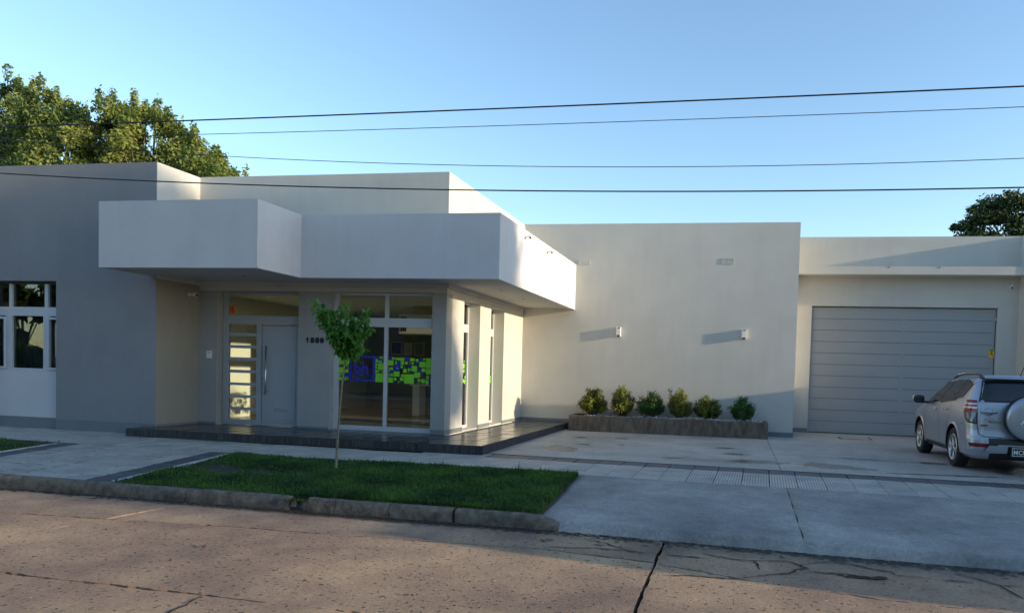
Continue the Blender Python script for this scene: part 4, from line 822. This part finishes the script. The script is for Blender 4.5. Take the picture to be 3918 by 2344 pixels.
def runner(mb, x, y, z, s, m='black'):
    for a, b, w in [((0, .45), (.05, .05), .07), ((.05, .05), (-.2, -.15), .06), ((-.2, -.15), (-.38, -.1), .05), ((.05, .05), (.25, -.2), .06), ((.25, -.2), (.15, -.42), .05), ((0, .4), (.3, .3), .045), ((0, .4), (-.28, .22), .045), ((.0, .62), (.0, .5), .13)]:
        d = Vector((b[0]-a[0], b[1]-a[1])); d.normalize(); nx, nz = -d.y*w, d.x*w
        mb.poly([(x+(a[0]+nx)*s, y, z+(a[1]+nz)*s), (x+(a[0]-nx)*s, y, z+(a[1]-nz)*s), (x+(b[0]-nx)*s, y, z+(b[1]-nz)*s), (x+(b[0]+nx)*s, y, z+(b[1]+nz)*s)], m)
t = thing('alarm_sign', 'small yellow warning sign with a black running figure on the garage door', 'sign', (6.655, 20.74, 2.3)); box('plate', (6.588, 6.722, 20.736, 20.744, 2.22, 2.43), 'yellow', t)
mb = MB(); runner(mb, 6.655, 20.7345, 2.305, .13); mb.box(6.60, 6.71, 20.7345, 20.7358, 2.395, 2.42, 'black'); mb.build('print', t)
t = thing('alarm_sticker', 'small orange sticker with a dark figure inside the transom over the sidelight', 'sign', (-10.74, yR, 2.6)); box('plate', (-10.80, -10.68, yR+.02, yR+.026, 2.525, 2.705), 'orange', t)
mb = MB(); runner(mb, -10.74, yR+.0185, 2.60, .12, 'soil'); mb.build('print', t)

# ------------------------------------------------------------ the car
CX0, CY0 = 4.785, 12.95
car = thing('parked_suv', 'silver off-road car parked facing the garage, with a spare wheel cover on its tailgate', 'car', (CX0, CY0, 0))
lev = np.array([  # z, rear y, front y, half width, corner radius
 (.24, .12, 3.98, .80, .20), (.30, .05, 4.06, .87, .22), (.40, .0, 4.10, .893, .24), (.50, -.01, 4.12, .90, .25), (.58, 0.0, 4.12, .905, .25), (.63, .035, 4.12, .905, .25), (.72, .05, 4.11, .907, .26), (.82, .055, 4.06, .908, .26),
 (.93, .065, 3.92, .902, .26), (1.02, .075, 3.6, .893, .26), (1.10, .085, 3.15, .882, .25), (1.18, .10, 2.98, .866, .25), (1.30, .145, 2.78, .815, .24), (1.42, .20, 2.58, .765, .24), (1.52, .27, 2.36, .715, .24), (1.59, .34, 2.15, .665, .24), (1.635, .43, 1.95, .60, .25), (1.66, .58, 1.75, .49, .25), (1.675, .85, 1.5, .30, .2)])
def pv(z): return [float(np.interp(z, lev[:, 0], lev[:, i])) for i in range(1, 5)]
def outline(z, s):     # s: run along the outline from the rear centre to the left side (+) or right (-)
    yr, yf, w, r = pv(z); sg = -1 if s >= 0 else 1; s = abs(s); st = w-r; bow = .05
    if s < st: return (sg*s, yr+bow*(s/w)**2)
    a = (s-st)/r; yc = yr+bow*(st/w)**2
    if a < math.pi/2: return (sg*(st+r*math.sin(a)), yc+r*(1-math.cos(a)))
    return (sg*w, yc+r+(s-st-r*math.pi/2))
NH = 60
def ring(z):
    yr, yf, w, r = pv(z); pts = [outline(z, s) for s in np.linspace(0, w-r, 7)]+[outline(z, w-r+r*math.pi/2*t) for t in np.linspace(.12, 1, 8)]
    y0_ = pts[-1][1]; rf = .35; fr = [(-w, y0_+(yf-rf-y0_)*t) for t in np.linspace(.06, 1, 16)]+[(-w+rf*(1-math.cos(t)), yf-rf+rf*math.sin(t)) for t in np.linspace(.2, math.pi/2, 6)]+[(-(w-rf)*t, yf) for t in (.66, .33, 0)]
    half = pts+fr; return half+[(-x, y) for x, y in half[-2:0:-1]]
zs = sorted(set([*lev[:, 0], *np.linspace(.24, 1.675, 40)])); rings = [ring(z) for z in zs]; nr = len(rings[0]); V = []; F = []
for z, rg in zip(zs, rings): V += [(x+CX0, y+CY0, z) for x, y in rg]
for i in range(len(zs)-1):
    for j in range(nr): F.append((i*nr+j, i*nr+(j+1) % nr, (i+1)*nr+(j+1) % nr, (i+1)*nr+j)[::-1])
F.append(tuple(range(nr))); F.append(tuple(range(len(zs)*nr-1, (len(zs)-1)*nr-1, -1)))
bm_ = MB(); bm_.poly(V, 'paint', F); bm_.mi('black'); body = bm_.build('body', car, smooth=True)
cut = []; WY = (.97, 3.36); WR = .355
for wy in WY:
    for s in (-1, 1):
        mb = MB(); mb.mi('paint'); mb.mi('black'); mb.lathe([(-.20, .42), (.20, .42)], 'black', 'x', (CX0+s*.84, CY0+wy, WR+.01), 40, close=True)
        c = mb.build('cutter'); cut.append(c)
        bmx = bmesh.new(); bmx.from_mesh(c.data); bmesh.ops.recalc_face_normals(bmx, faces=bmx.faces); bmx.to_mesh(c.data); bmx.free()
        md = body.modifiers.new('b', 'BOOLEAN'); md.object = c; md.operation = 'DIFFERENCE'; md.solver = 'EXACT'
bmx = bmesh.new(); bmx.from_mesh(body.data); bmesh.ops.recalc_face_normals(bmx, faces=bmx.faces); bmx.to_mesh(body.data); bmx.free()
bpy.context.view_layer.update(); me = bpy.data.meshes.new_from_object(body.evaluated_get(bpy.context.evaluated_depsgraph_get())); body.modifiers.clear(); body.data = me
for c in cut: bpy.data.objects.remove(c)
try: me.set_sharp_from_angle(angle=R_(32))
except Exception: pass
def side_patch(mb, q, m, off=.004, n=10, sg=-1):      # quad of (y, z): bl, br, tr, tl on the flank
    V = []
    for i in range(n+1):
        for j in range(n+1):
            a, b = i/n, j/n; y = (q[0][0]*(1-a)+q[1][0]*a)*(1-b)+(q[3][0]*(1-a)+q[2][0]*a)*b; z = (q[0][1]*(1-a)+q[1][1]*a)*(1-b)+(q[3][1]*(1-a)+q[2][1]*a)*b
            yr, yf, w, r = pv(z); yc = yr+.05*((w-r)/w)**2+r; x = w
            if y < yc: x = w-r+math.sqrt(max(0, r*r-(yc-y)**2))
            V.append((CX0+sg*(x+off), CY0+y, z))
    mb.poly(V, m, [(i*(n+1)+j, i*(n+1)+j+1, (i+1)*(n+1)+j+1, (i+1)*(n+1)+j) for i in range(n) for j in range(n)])
def rear_patch(mb, q, m, off=.004, n=10):             # quad of (s, z) on the tail
    V = []
    for i in range(n+1):
        for j in range(n+1):
            a, b = i/n, j/n; s = (q[0][0]*(1-a)+q[1][0]*a)*(1-b)+(q[3][0]*(1-a)+q[2][0]*a)*b; z = (q[0][1]*(1-a)+q[1][1]*a)*(1-b)+(q[3][1]*(1-a)+q[2][1]*a)*b
            x, y = outline(z, s); x2, y2 = outline(z, s+.01); nx, ny = -(y2-y), (x2-x); L = math.hypot(nx, ny); V.append((CX0+x+nx/L*off, CY0+y+ny/L*off, z))
    mb.poly(V, m, [(i*(n+1)+j, i*(n+1)+j+1, (i+1)*(n+1)+j+1, (i+1)*(n+1)+j) for i in range(n) for j in range(n)])
def ribbon(mb, pts, w, m, kind='side', off=.003, sg=-1):
    for a, b in zip(pts, pts[1:]):
        d = Vector((b[0]-a[0], b[1]-a[1])); d.normalize(); nx, nz = -d.y*w/2, d.x*w/2
        q = [(a[0]+nx, a[1]+nz), (b[0]+nx, b[1]+nz), (b[0]-nx, b[1]-nz), (a[0]-nx, a[1]-nz)]
        if kind == 'side': side_patch(mb, q, m, off, 2, sg)
        else: rear_patch(mb, q, m, off, 2)
wins = [[(2.86, 1.085), (1.99, 1.165), (1.62, 1.575), (2.02, 1.50)], [(1.93, 1.168), (1.23, 1.208), (.93, 1.588), (1.56, 1.582)], [(1.17, 1.212), (.76, 1.31), (.50, 1.50), (.87, 1.58)]]
for sg in (-1, 1):
    mb = MB(); side_patch(mb, [(2.93, 1.068), (.70, 1.26), (.44, 1.54), (2.02, 1.54)], 'black', .003, 14, sg); side_patch(mb, [(1.95, 1.12), (1.0, 1.195), (.95, 1.26), (1.9, 1.26)], 'black', .003, 8, sg); mb.build('window_surround', car, smooth=True)
    for q in wins: mb = MB(); side_patch(mb, q, 'carglass', .007, 10, sg); mb.build('side_window', car, smooth=True)
    mb = MB()
    for l in ([(1.96, 1.14), (1.95, .8), (1.88, .40)], [(1.20, 1.19), (1.24, .95), (1.36, .80), (1.42, .42)], [(2.95, 1.05), (3.0, .8), (2.85, .36)]): ribbon(mb, l, .010, 'black', 'side', .0025, sg)
    mb.build('door_seam', car)
    for y, z in ((2.10, 1.0), (1.33, 1.03)): mb = MB(); mb.tube([(CX0+sg*.905, CY0+y, z), (CX0+sg*.935, CY0+y+.03, z), (CX0+sg*.935, CY0+y+.15, z-.005), (CX0+sg*.905, CY0+y+.18, z-.01)], .014, 'chrome', 8); mb.build('door_handle', car, smooth=True)
    mb = MB(); side_patch(mb, [(2.88, .27), (1.42, .27), (1.42, .345), (2.88, .345)], 'black', .012, 6, sg); mb.build('sill', car, smooth=True)
    for wy in WY:      # arch lips
        mb = MB(); A = []
        for t in np.linspace(-.15, math.pi+.15, 26):
            for rr_ in (.415, .455): yy = wy+rr_*math.cos(t); zz = WR+.01+rr_*math.sin(t); yr, yf, w, r = pv(max(.25, zz)); yc = yr+.04+r; x = w if yy > yc else w-r+math.sqrt(max(0, r*r-(yc-yy)**2)); A.append((CX0+sg*(x+(.016 if rr_ < .43 else .002)), CY0+yy, max(.25, zz)))
        mb.poly(A, 'paint', [(2*i, 2*i+1, 2*i+3, 2*i+2) for i in range(25)]); mb.build('wheel_arch', car, smooth=True)
    # mirror
    mx_ = CX0+sg*.90; mb = MB(); my = CY0+2.86
    def roundbox(mb, c, h, m, p=3.0, n=12):
        V = []
        for i in range(n+1):
            th = math.pi*i/n-math.pi/2
            for j in range(2*n):
                ph = math.pi*j/n; f = lambda v, e: math.copysign(abs(v)**e, v); V.append((c[0]+h[0]*f(math.cos(th), 2/p)*f(math.cos(ph), 2/p), c[1]+h[1]*f(math.cos(th), 2/p)*f(math.sin(ph), 2/p), c[2]+h[2]*f(math.sin(th), 2/p)))
        mb.poly(V, m, [(i*2*n+j, i*2*n+(j+1) % (2*n), (i+1)*2*n+(j+1) % (2*n), (i+1)*2*n+j) for i in range(n) for j in range(2*n)])
    roundbox(mb, (mx_+sg*.17, my+.02, 1.165), (.115, .075, .09), 'paint'); mi_ = mb.build('wing_mirror', car, smooth=True)
    mb = MB(); roundbox(mb, (mx_+sg*.17, my-.045, 1.165), (.108, .018, .083), 'black'); mb.box(min(mx_-sg*.04, mx_+sg*.09), max(mx_-sg*.04, mx_+sg*.09), my, my+.06, 1.08, 1.12, 'black'); mb.build('mirror_housing', mi_, smooth=False)
    mb = MB(); roundbox(mb, (mx_+sg*.17, my-.060, 1.165), (.095, .006, .070), 'carglass'); mb.build('mirror_glass', mi_, smooth=True)
    # roof rail
    mb = MB(); rl = [(CX0+sg*.58, CY0+.50, 1.61), (CX0+sg*.59, CY0+.60, 1.662), (CX0+sg*.60, CY0+.8, 1.684), (CX0+sg*.60, CY0+1.4, 1.690), (CX0+sg*.60, CY0+1.85, 1.66), (CX0+sg*.59, CY0+2.1, 1.60)]
    mb.tube(rl, [.030, .026, .020, .018, .020, .028], 'black', 8); rb = mb.build('roof_rail', car, smooth=True); mb = MB(); mb.tube([(x, y, z+.014) for x, y, z in rl[1:5]], .014, 'chrome', 8); mb.build('rail_trim', rb, smooth=True)
mb = MB(); rear_patch(mb, [(.71, 1.235), (-.71, 1.235), (-.60, 1.575), (.60, 1.575)], 'carglass', .006, 14); mb.build('rear_window', car, smooth=True)
mb = MB(); rear_patch(mb, [(.745, 1.205), (-.745, 1.205), (-.64, 1.60), (.64, 1.60)], 'black', .003, 14); mb.build('window_surround', car, smooth=True)
mb = MB(); V = []
for x in np.linspace(-.62, .62, 13): V += [(CX0+x, CY0+.26+.05*(x/.8)**2, 1.605), (CX0+x, CY0+.26+.05*(x/.8)**2, 1.625), (CX0+x, CY0+.55, 1.672-.05*(abs(x)/.62)**3)]
mb.poly(V, 'paint', [(3*i+k, 3*i+3+k, 3*i+4+k, 3*i+1+k) for i in range(12) for k in (0, 1)]); mb.build('roof_spoiler', car, smooth=True)
mb = MB()
ribbon(mb, [(.765, 1.22), (.765, .80), (.74, .66), (.66, .625), (.4, .615)], .012, 'black', 'rear'); ribbon(mb, [(-.765, 1.22), (-.765, .80), (-.74, .66), (-.66, .625), (-.4, .615)], .012, 'black', 'rear'); ribbon(mb, [(.76, .845), (1.05, .845), (1.25, .80)], .008, 'black', 'rear', .002); ribbon(mb, [(.76, .86), (.36, .85)], .005, 'black', 'rear', .002)
mb.build('tailgate_seam', car)
for sg in (1, -1):
    tl = MB(); bands = [(1.235, 1.19, 'red', .765, 1.03), (1.188, 1.155, 'clear', .765, 1.07), (1.153, 1.125, 'red', .765, 1.09), (1.123, 1.088, 'clear', .765, 1.10), (1.086, 1.035, 'red', .765, 1.105)]
    for zt_, zb_, m, s0, s1 in bands: rear_patch(tl, [(sg*s1, zb_), (sg*s0, zb_), (sg*s0, zt_), (sg*(s1-.02), zt_)][::1], m, .012, 4)
    rear_patch(tl, [(sg*.90, .875), (sg*.785, .855), (sg*.785, 1.02), (sg*1.05, 1.02)], 'lens_grey', .014, 6)
    lt = tl.build('tail_light', car, smooth=True)
    mb = MB(); rear_patch(mb, [(sg*.93, .845), (sg*.765, .825), (sg*.765, 1.025), (sg*1.10, 1.035)], 'black', .010, 8); mb.build('light_bezel', lt, smooth=True)
    mb = MB(); rear_patch(mb, [(sg*.86, .462), (sg*.62, .462), (sg*.60, .498), (sg*.88, .498)], 'red', .008, 5); mb.build('reflector', car, smooth=True)
    mb = MB(); rear_patch(mb, [(sg*.90, .448), (sg*.58, .448), (sg*.57, .512), (sg*.93, .512)], 'black', .005, 5); mb.build('reflector_bezel', car, smooth=True)
mb = MB(); rear_patch(mb, [(.56, .24), (-.56, .24), (-.60, .60), (.60, .60)], 'black', .006, 14); mb.build('lower_bumper', car, smooth=True)
for sg in (1, -1):
    mb = MB(); rear_patch(mb, [(sg*.68, .35), (sg*.32, .36), (sg*.32, .485), (sg*.60, .485)], 'paint', .055, 5); mb.build('bumper_trim', car, smooth=True)
mb = MB(); mb.box(CX0-.46, CX0+.46, CY0-.03, CY0+.06, .475, .50, 'paint'); mb.build('bumper_step', car, bevel=.006)
mb = MB(); mb.box(CX0-.27, CX0+.23, CY0-.035, CY0+.03, .30, .475, 'black'); mb.build('plate_recess', car)
np_ = box('number_plate', (CX0-.25, CX0+.15, CY0-.048, CY0-.036, .325, .46), 'plate', car); mb = MB(); frame(mb, CX0-.25, CX0+.15, .325, .46, CY0-.052, CY0-.0485, .009, 'white'); mb.build('plate_border', np_)
place_text('plate_lettering', 'MCU 9', .105, 'white', CX0-.232, CY0-.050, .352, np_, ext=.001, off=.0015, sx=.92)
# handle, emblem, lettering on the tailgate
mb = MB(); mb.tube([(CX0-.715, CY0+.085, 1.04), (CX0-.70, CY0+.045, 1.04), (CX0-.49, CY0+.03, 1.04), (CX0-.47, CY0+.07, 1.04)], .017, 'paint', 8); mb.lathe([(.045, .0), (.048, .06), (.075, .065)], 'paint', 'y', (CX0-.59, CY0+.012, 1.04), 20); mb.build('tailgate_handle', car, smooth=True)
def ell(mb, cx, cz, a, b, r, y):
    pts = [(cx+a*math.cos(t), y, cz+b*math.sin(t)) for t in np.linspace(0, 2*math.pi, 25)]; mb.tube(pts, r, 'chrome', 5, cap=False)
mb = MB(); ex, ez, ey = CX0-.59, .925, CY0+.072; ell(mb, ex, ez, .058, .038, .006, ey); ell(mb, ex, ez, .018, .036, .005, ey-.003); ell(mb, ex, ez+.016, .038, .016, .005, ey-.003); mb.build('emblem', car, smooth=True)
place_text('lettering', 'RAV4 4x4', .045, 'chrome', CX0-.60, CY0+.058, .865, car, ext=.002, off=.001, sx=1.0)
mb = MB(); [mb.tube([(CX0-.705+.03*i, CY0+.074, .815), (CX0-.705+.03*i, CY0+.060, .815)], .014 if i % 2 == 0 else .010, 'black', 10) for i in range(4)]; mb.box(CX0-.705, CX0-.615, CY0+.058, CY0+.072, .810, .820, 'black'); mb.build('sticker', car)
# spare wheel cover
sc_ = (CX0-.02, CY0+.02, .955); mb = MB(); prf = [(.06, .34), (-.10, .365), (-.155, .362), (-.185, .345), (-.20, .30), (-.208, .18), (-.21, .0)]
mb.lathe(prf, 'paint', 'y', sc_, 48); sp = mb.build('spare_wheel_cover', car, smooth=True); mb = MB(); mb.lathe([(.0, .372), (-.10, .376), (-.115, .370), (-.10, .360)], 'black', 'y', sc_, 48); mb.build('cover_rim', sp, smooth=True)
mb = MB(); ribbon_pts = [(sc_[0]-.16, sc_[1]-.215, .86), (sc_[0]-.04, sc_[1]-.215, 1.06), (sc_[0]+.08, sc_[1]-.215, .86)]; mb.tube(ribbon_pts, .009, 'chrome', 5); mb.build('cover_badge', sp)
mb = MB(); mb.tube([(CX0+.06, CY0+.62, 1.66), (CX0+.06, CY0+.62, 1.69)], [.035, .015], 'black', 10); mb.tube([(CX0+.06, CY0+.62, 1.68), (CX0+.085, CY0+.52, 1.86)], [.008, .005], 'black', 6); mb.build('antenna', car)
mb = MB(); V = []
for i in range(9):
    for j in range(5):
        z = 1.14+.40*j/4; yr, yf, w, r = pv(z); V.append((CX0+(i/8-.5)*1.5*(1-.15*j/4), CY0+yf+.006, z))
mb.poly(V, 'carglass', [(i*5+j, i*5+j+1, (i+1)*5+j+1, (i+1)*5+j) for i in range(8) for j in range(4)]); mb.build('windscreen', car, smooth=True)
mb = MB(); mb.box(CX0-.6, CX0+.6, CY0+.5, CY0+3.7, .20, .30, 'black'); mb.build('underbody', car)
for sg in (-1, 1):
    for wy in WY:
        c = (CX0+sg*.79, CY0+wy, WR); mb = MB(); mb.lathe([(-.10, .235), (-.112, .28), (-.108, .33), (-.09, .352), (-.04, .356), (.04, .356), (.09, .352), (.108, .33), (.112, .28), (.10, .235)], 'tyre', 'x', c, 44)
        tr_ = mb; wo_ = mb.build('wheel', car, smooth=True)
        o = sg; rm = MB(); rm.lathe([(o*.10, .24), (o*.112, .232), (o*.105, .222), (o*.03, .205), (-o*.10, .20)], 'rim', 'x', c, 36)
        rm.lathe([(o*.085, .05), (o*.092, .03), (o*.092, .0)], 'rim', 'x', c, 16)
        for k in range(6):
            a = 2*math.pi*k/6+.3; 
            for da in (-.11, .11):
                p0 = (c[0]+o*.085, c[1]+.03*math.cos(a), c[2]+.03*math.sin(a)); p1 = (c[0]+o*.092, c[1]+.222*math.cos(a+da), c[2]+.222*math.sin(a+da)); rm.tube([p0, p1], [.022, .015], 'rim', 6)
        rm.build('rim', wo_, smooth=True); mb = MB(); mb.lathe([(o*.04, .20), (o*.04, 0)], 'black', 'x', c, 24); mb.build('brake', wo_)

def copy_thing(root, loc, rz, label):
    r = root.copy(); col.objects.link(r); r.location = loc; r.rotation_euler = (0, 0, rz); r['label'] = label
    for ch in [o for o in bpy.data.objects if o.parent == root]:
        c = ch.copy(); col.objects.link(c); inv = ch.matrix_parent_inverse.copy(); c.parent = r; c.matrix_parent_inverse = inv
        for g_ in [o for o in bpy.data.objects if o.parent == ch]: d_ = g_.copy(); col.objects.link(d_); inv = g_.matrix_parent_inverse.copy(); d_.parent = c; d_.matrix_parent_inverse = inv
    return r
copy_thing(car, (6.2, 6.5, -.25), -math.pi/2, 'unseen silver off-road car added beyond the right edge to shade the gutter')  # second car added out of view so its shadow covers the gutter
# ------------------------------------------------------------ what stands outside the picture and shades or mirrors it
bw = MB(); bw.box(7.30, 7.5, 11.4, 20.1, -.1, 2.13, 'wall'); bw.build('boundary_wall', label='low rendered boundary wall along the right side of the driveway', category='wall')
def blob_tree(name, label, x, y, h, r, n, seed, base_h=2.2, mats=('leaf_d', 'leaf_b'), size=.16):
    rr = random.Random(seed); bl = []
    for k in range(26): a = rr.uniform(0, 6.28); q = rr.random()**.5*r*.75; z = rr.uniform(base_h, h-.8); f = 1-.5*abs((z-(base_h+h)/2)/((h-base_h)/2))**2; bl.append((x+math.cos(a)*q*f, y+math.sin(a)*q*f, z, 1.0, 1.0, .8))
    return tree(name, label, (x, y, -.2), (x, y, base_h+.8), bl, n, size, list(mats), seed, .2, group='street trees beyond the right edge')
near = ['nearest to the driveway', 'second along the pavement', 'third along the pavement', 'fourth along the pavement', 'farthest along the pavement']
for k, (x, y, h, r, n, bh) in enumerate([(14, 8.6, 9.0, 2.95, 12000, 1.5), (22, 8.1, 10.5, 3.25, 12000, 1.5), (30, 7.4, 11.5, 3.45, 12000, 1.6), (40, 6.5, 13.5, 3.75, 12000, 1.6), (52, 5.6, 15.5, 3.95, 12000, 1.6)]):
    blob_tree('street_tree', 'broad shade tree beyond the right edge, '+near[k], x, y, h, r, n, 50+k, bh, size=.26)
for k, (x0, x1, h, lb) in enumerate([(-44, -30, 4.5, 'low house across the street, far left'), (-27, -15, 6.0, 'two storey house across the street, left'), (-12, 0, 4.2, 'low house across the street, behind the viewer'), (3, 16, 5.5, 'pale house across the street, right'), (19, 34, 4.5, 'low house across the street, far right')]):
    fh = thing('far_house', lb, 'house', ((x0+x1)/2, -18, -.3), group='houses across the street'); box('wall', (x0, x1, -26, -15, -.3, h), 'brick', fh); box('roof', (x0-.3, x1+.3, -26.3, -14.7, h, h+.25), 'skirt', fh)
    for w in range(3): xx = x0+1.2+w*(x1-x0-3)/2.4; wf_ = box('window', (xx, xx+1.6, -14.998, -14.95, .9, 2.2), 'alu', fh); box('pane', (xx+.08, xx+1.52, -14.949, -14.945, .98, 2.12), 'carglass', wf_)
    box('door', (x1-2.0, x1-1.1, -14.998, -14.95, -.1, 2.05), 'bark', fh)
for k, x in enumerate((-36, -26, -15, -4, 8)):
    blob_tree('street_tree', 'broad street tree on the far pavement behind the viewer, '+('leftmost', 'second from the left', 'in the middle', 'second from the right', 'rightmost')[k], x, -10.5+.7*(k % 2), 10.5, 4.6, 6500, 70+k, 2.0, size=.33)
for k, (x, y, h) in enumerate([(-46, -14, 12), (-57, -17, 13), (-68, -20, 14), (-80, -24, 15), (-38, 4.0, 8)][:4]):
    blob_tree('street_tree', 'tall tree beyond the far pavement to the left, '+('nearest', 'second', 'third', 'farthest')[k], x, y, h, 6, 6000, 90+k, 1.2, size=.45)
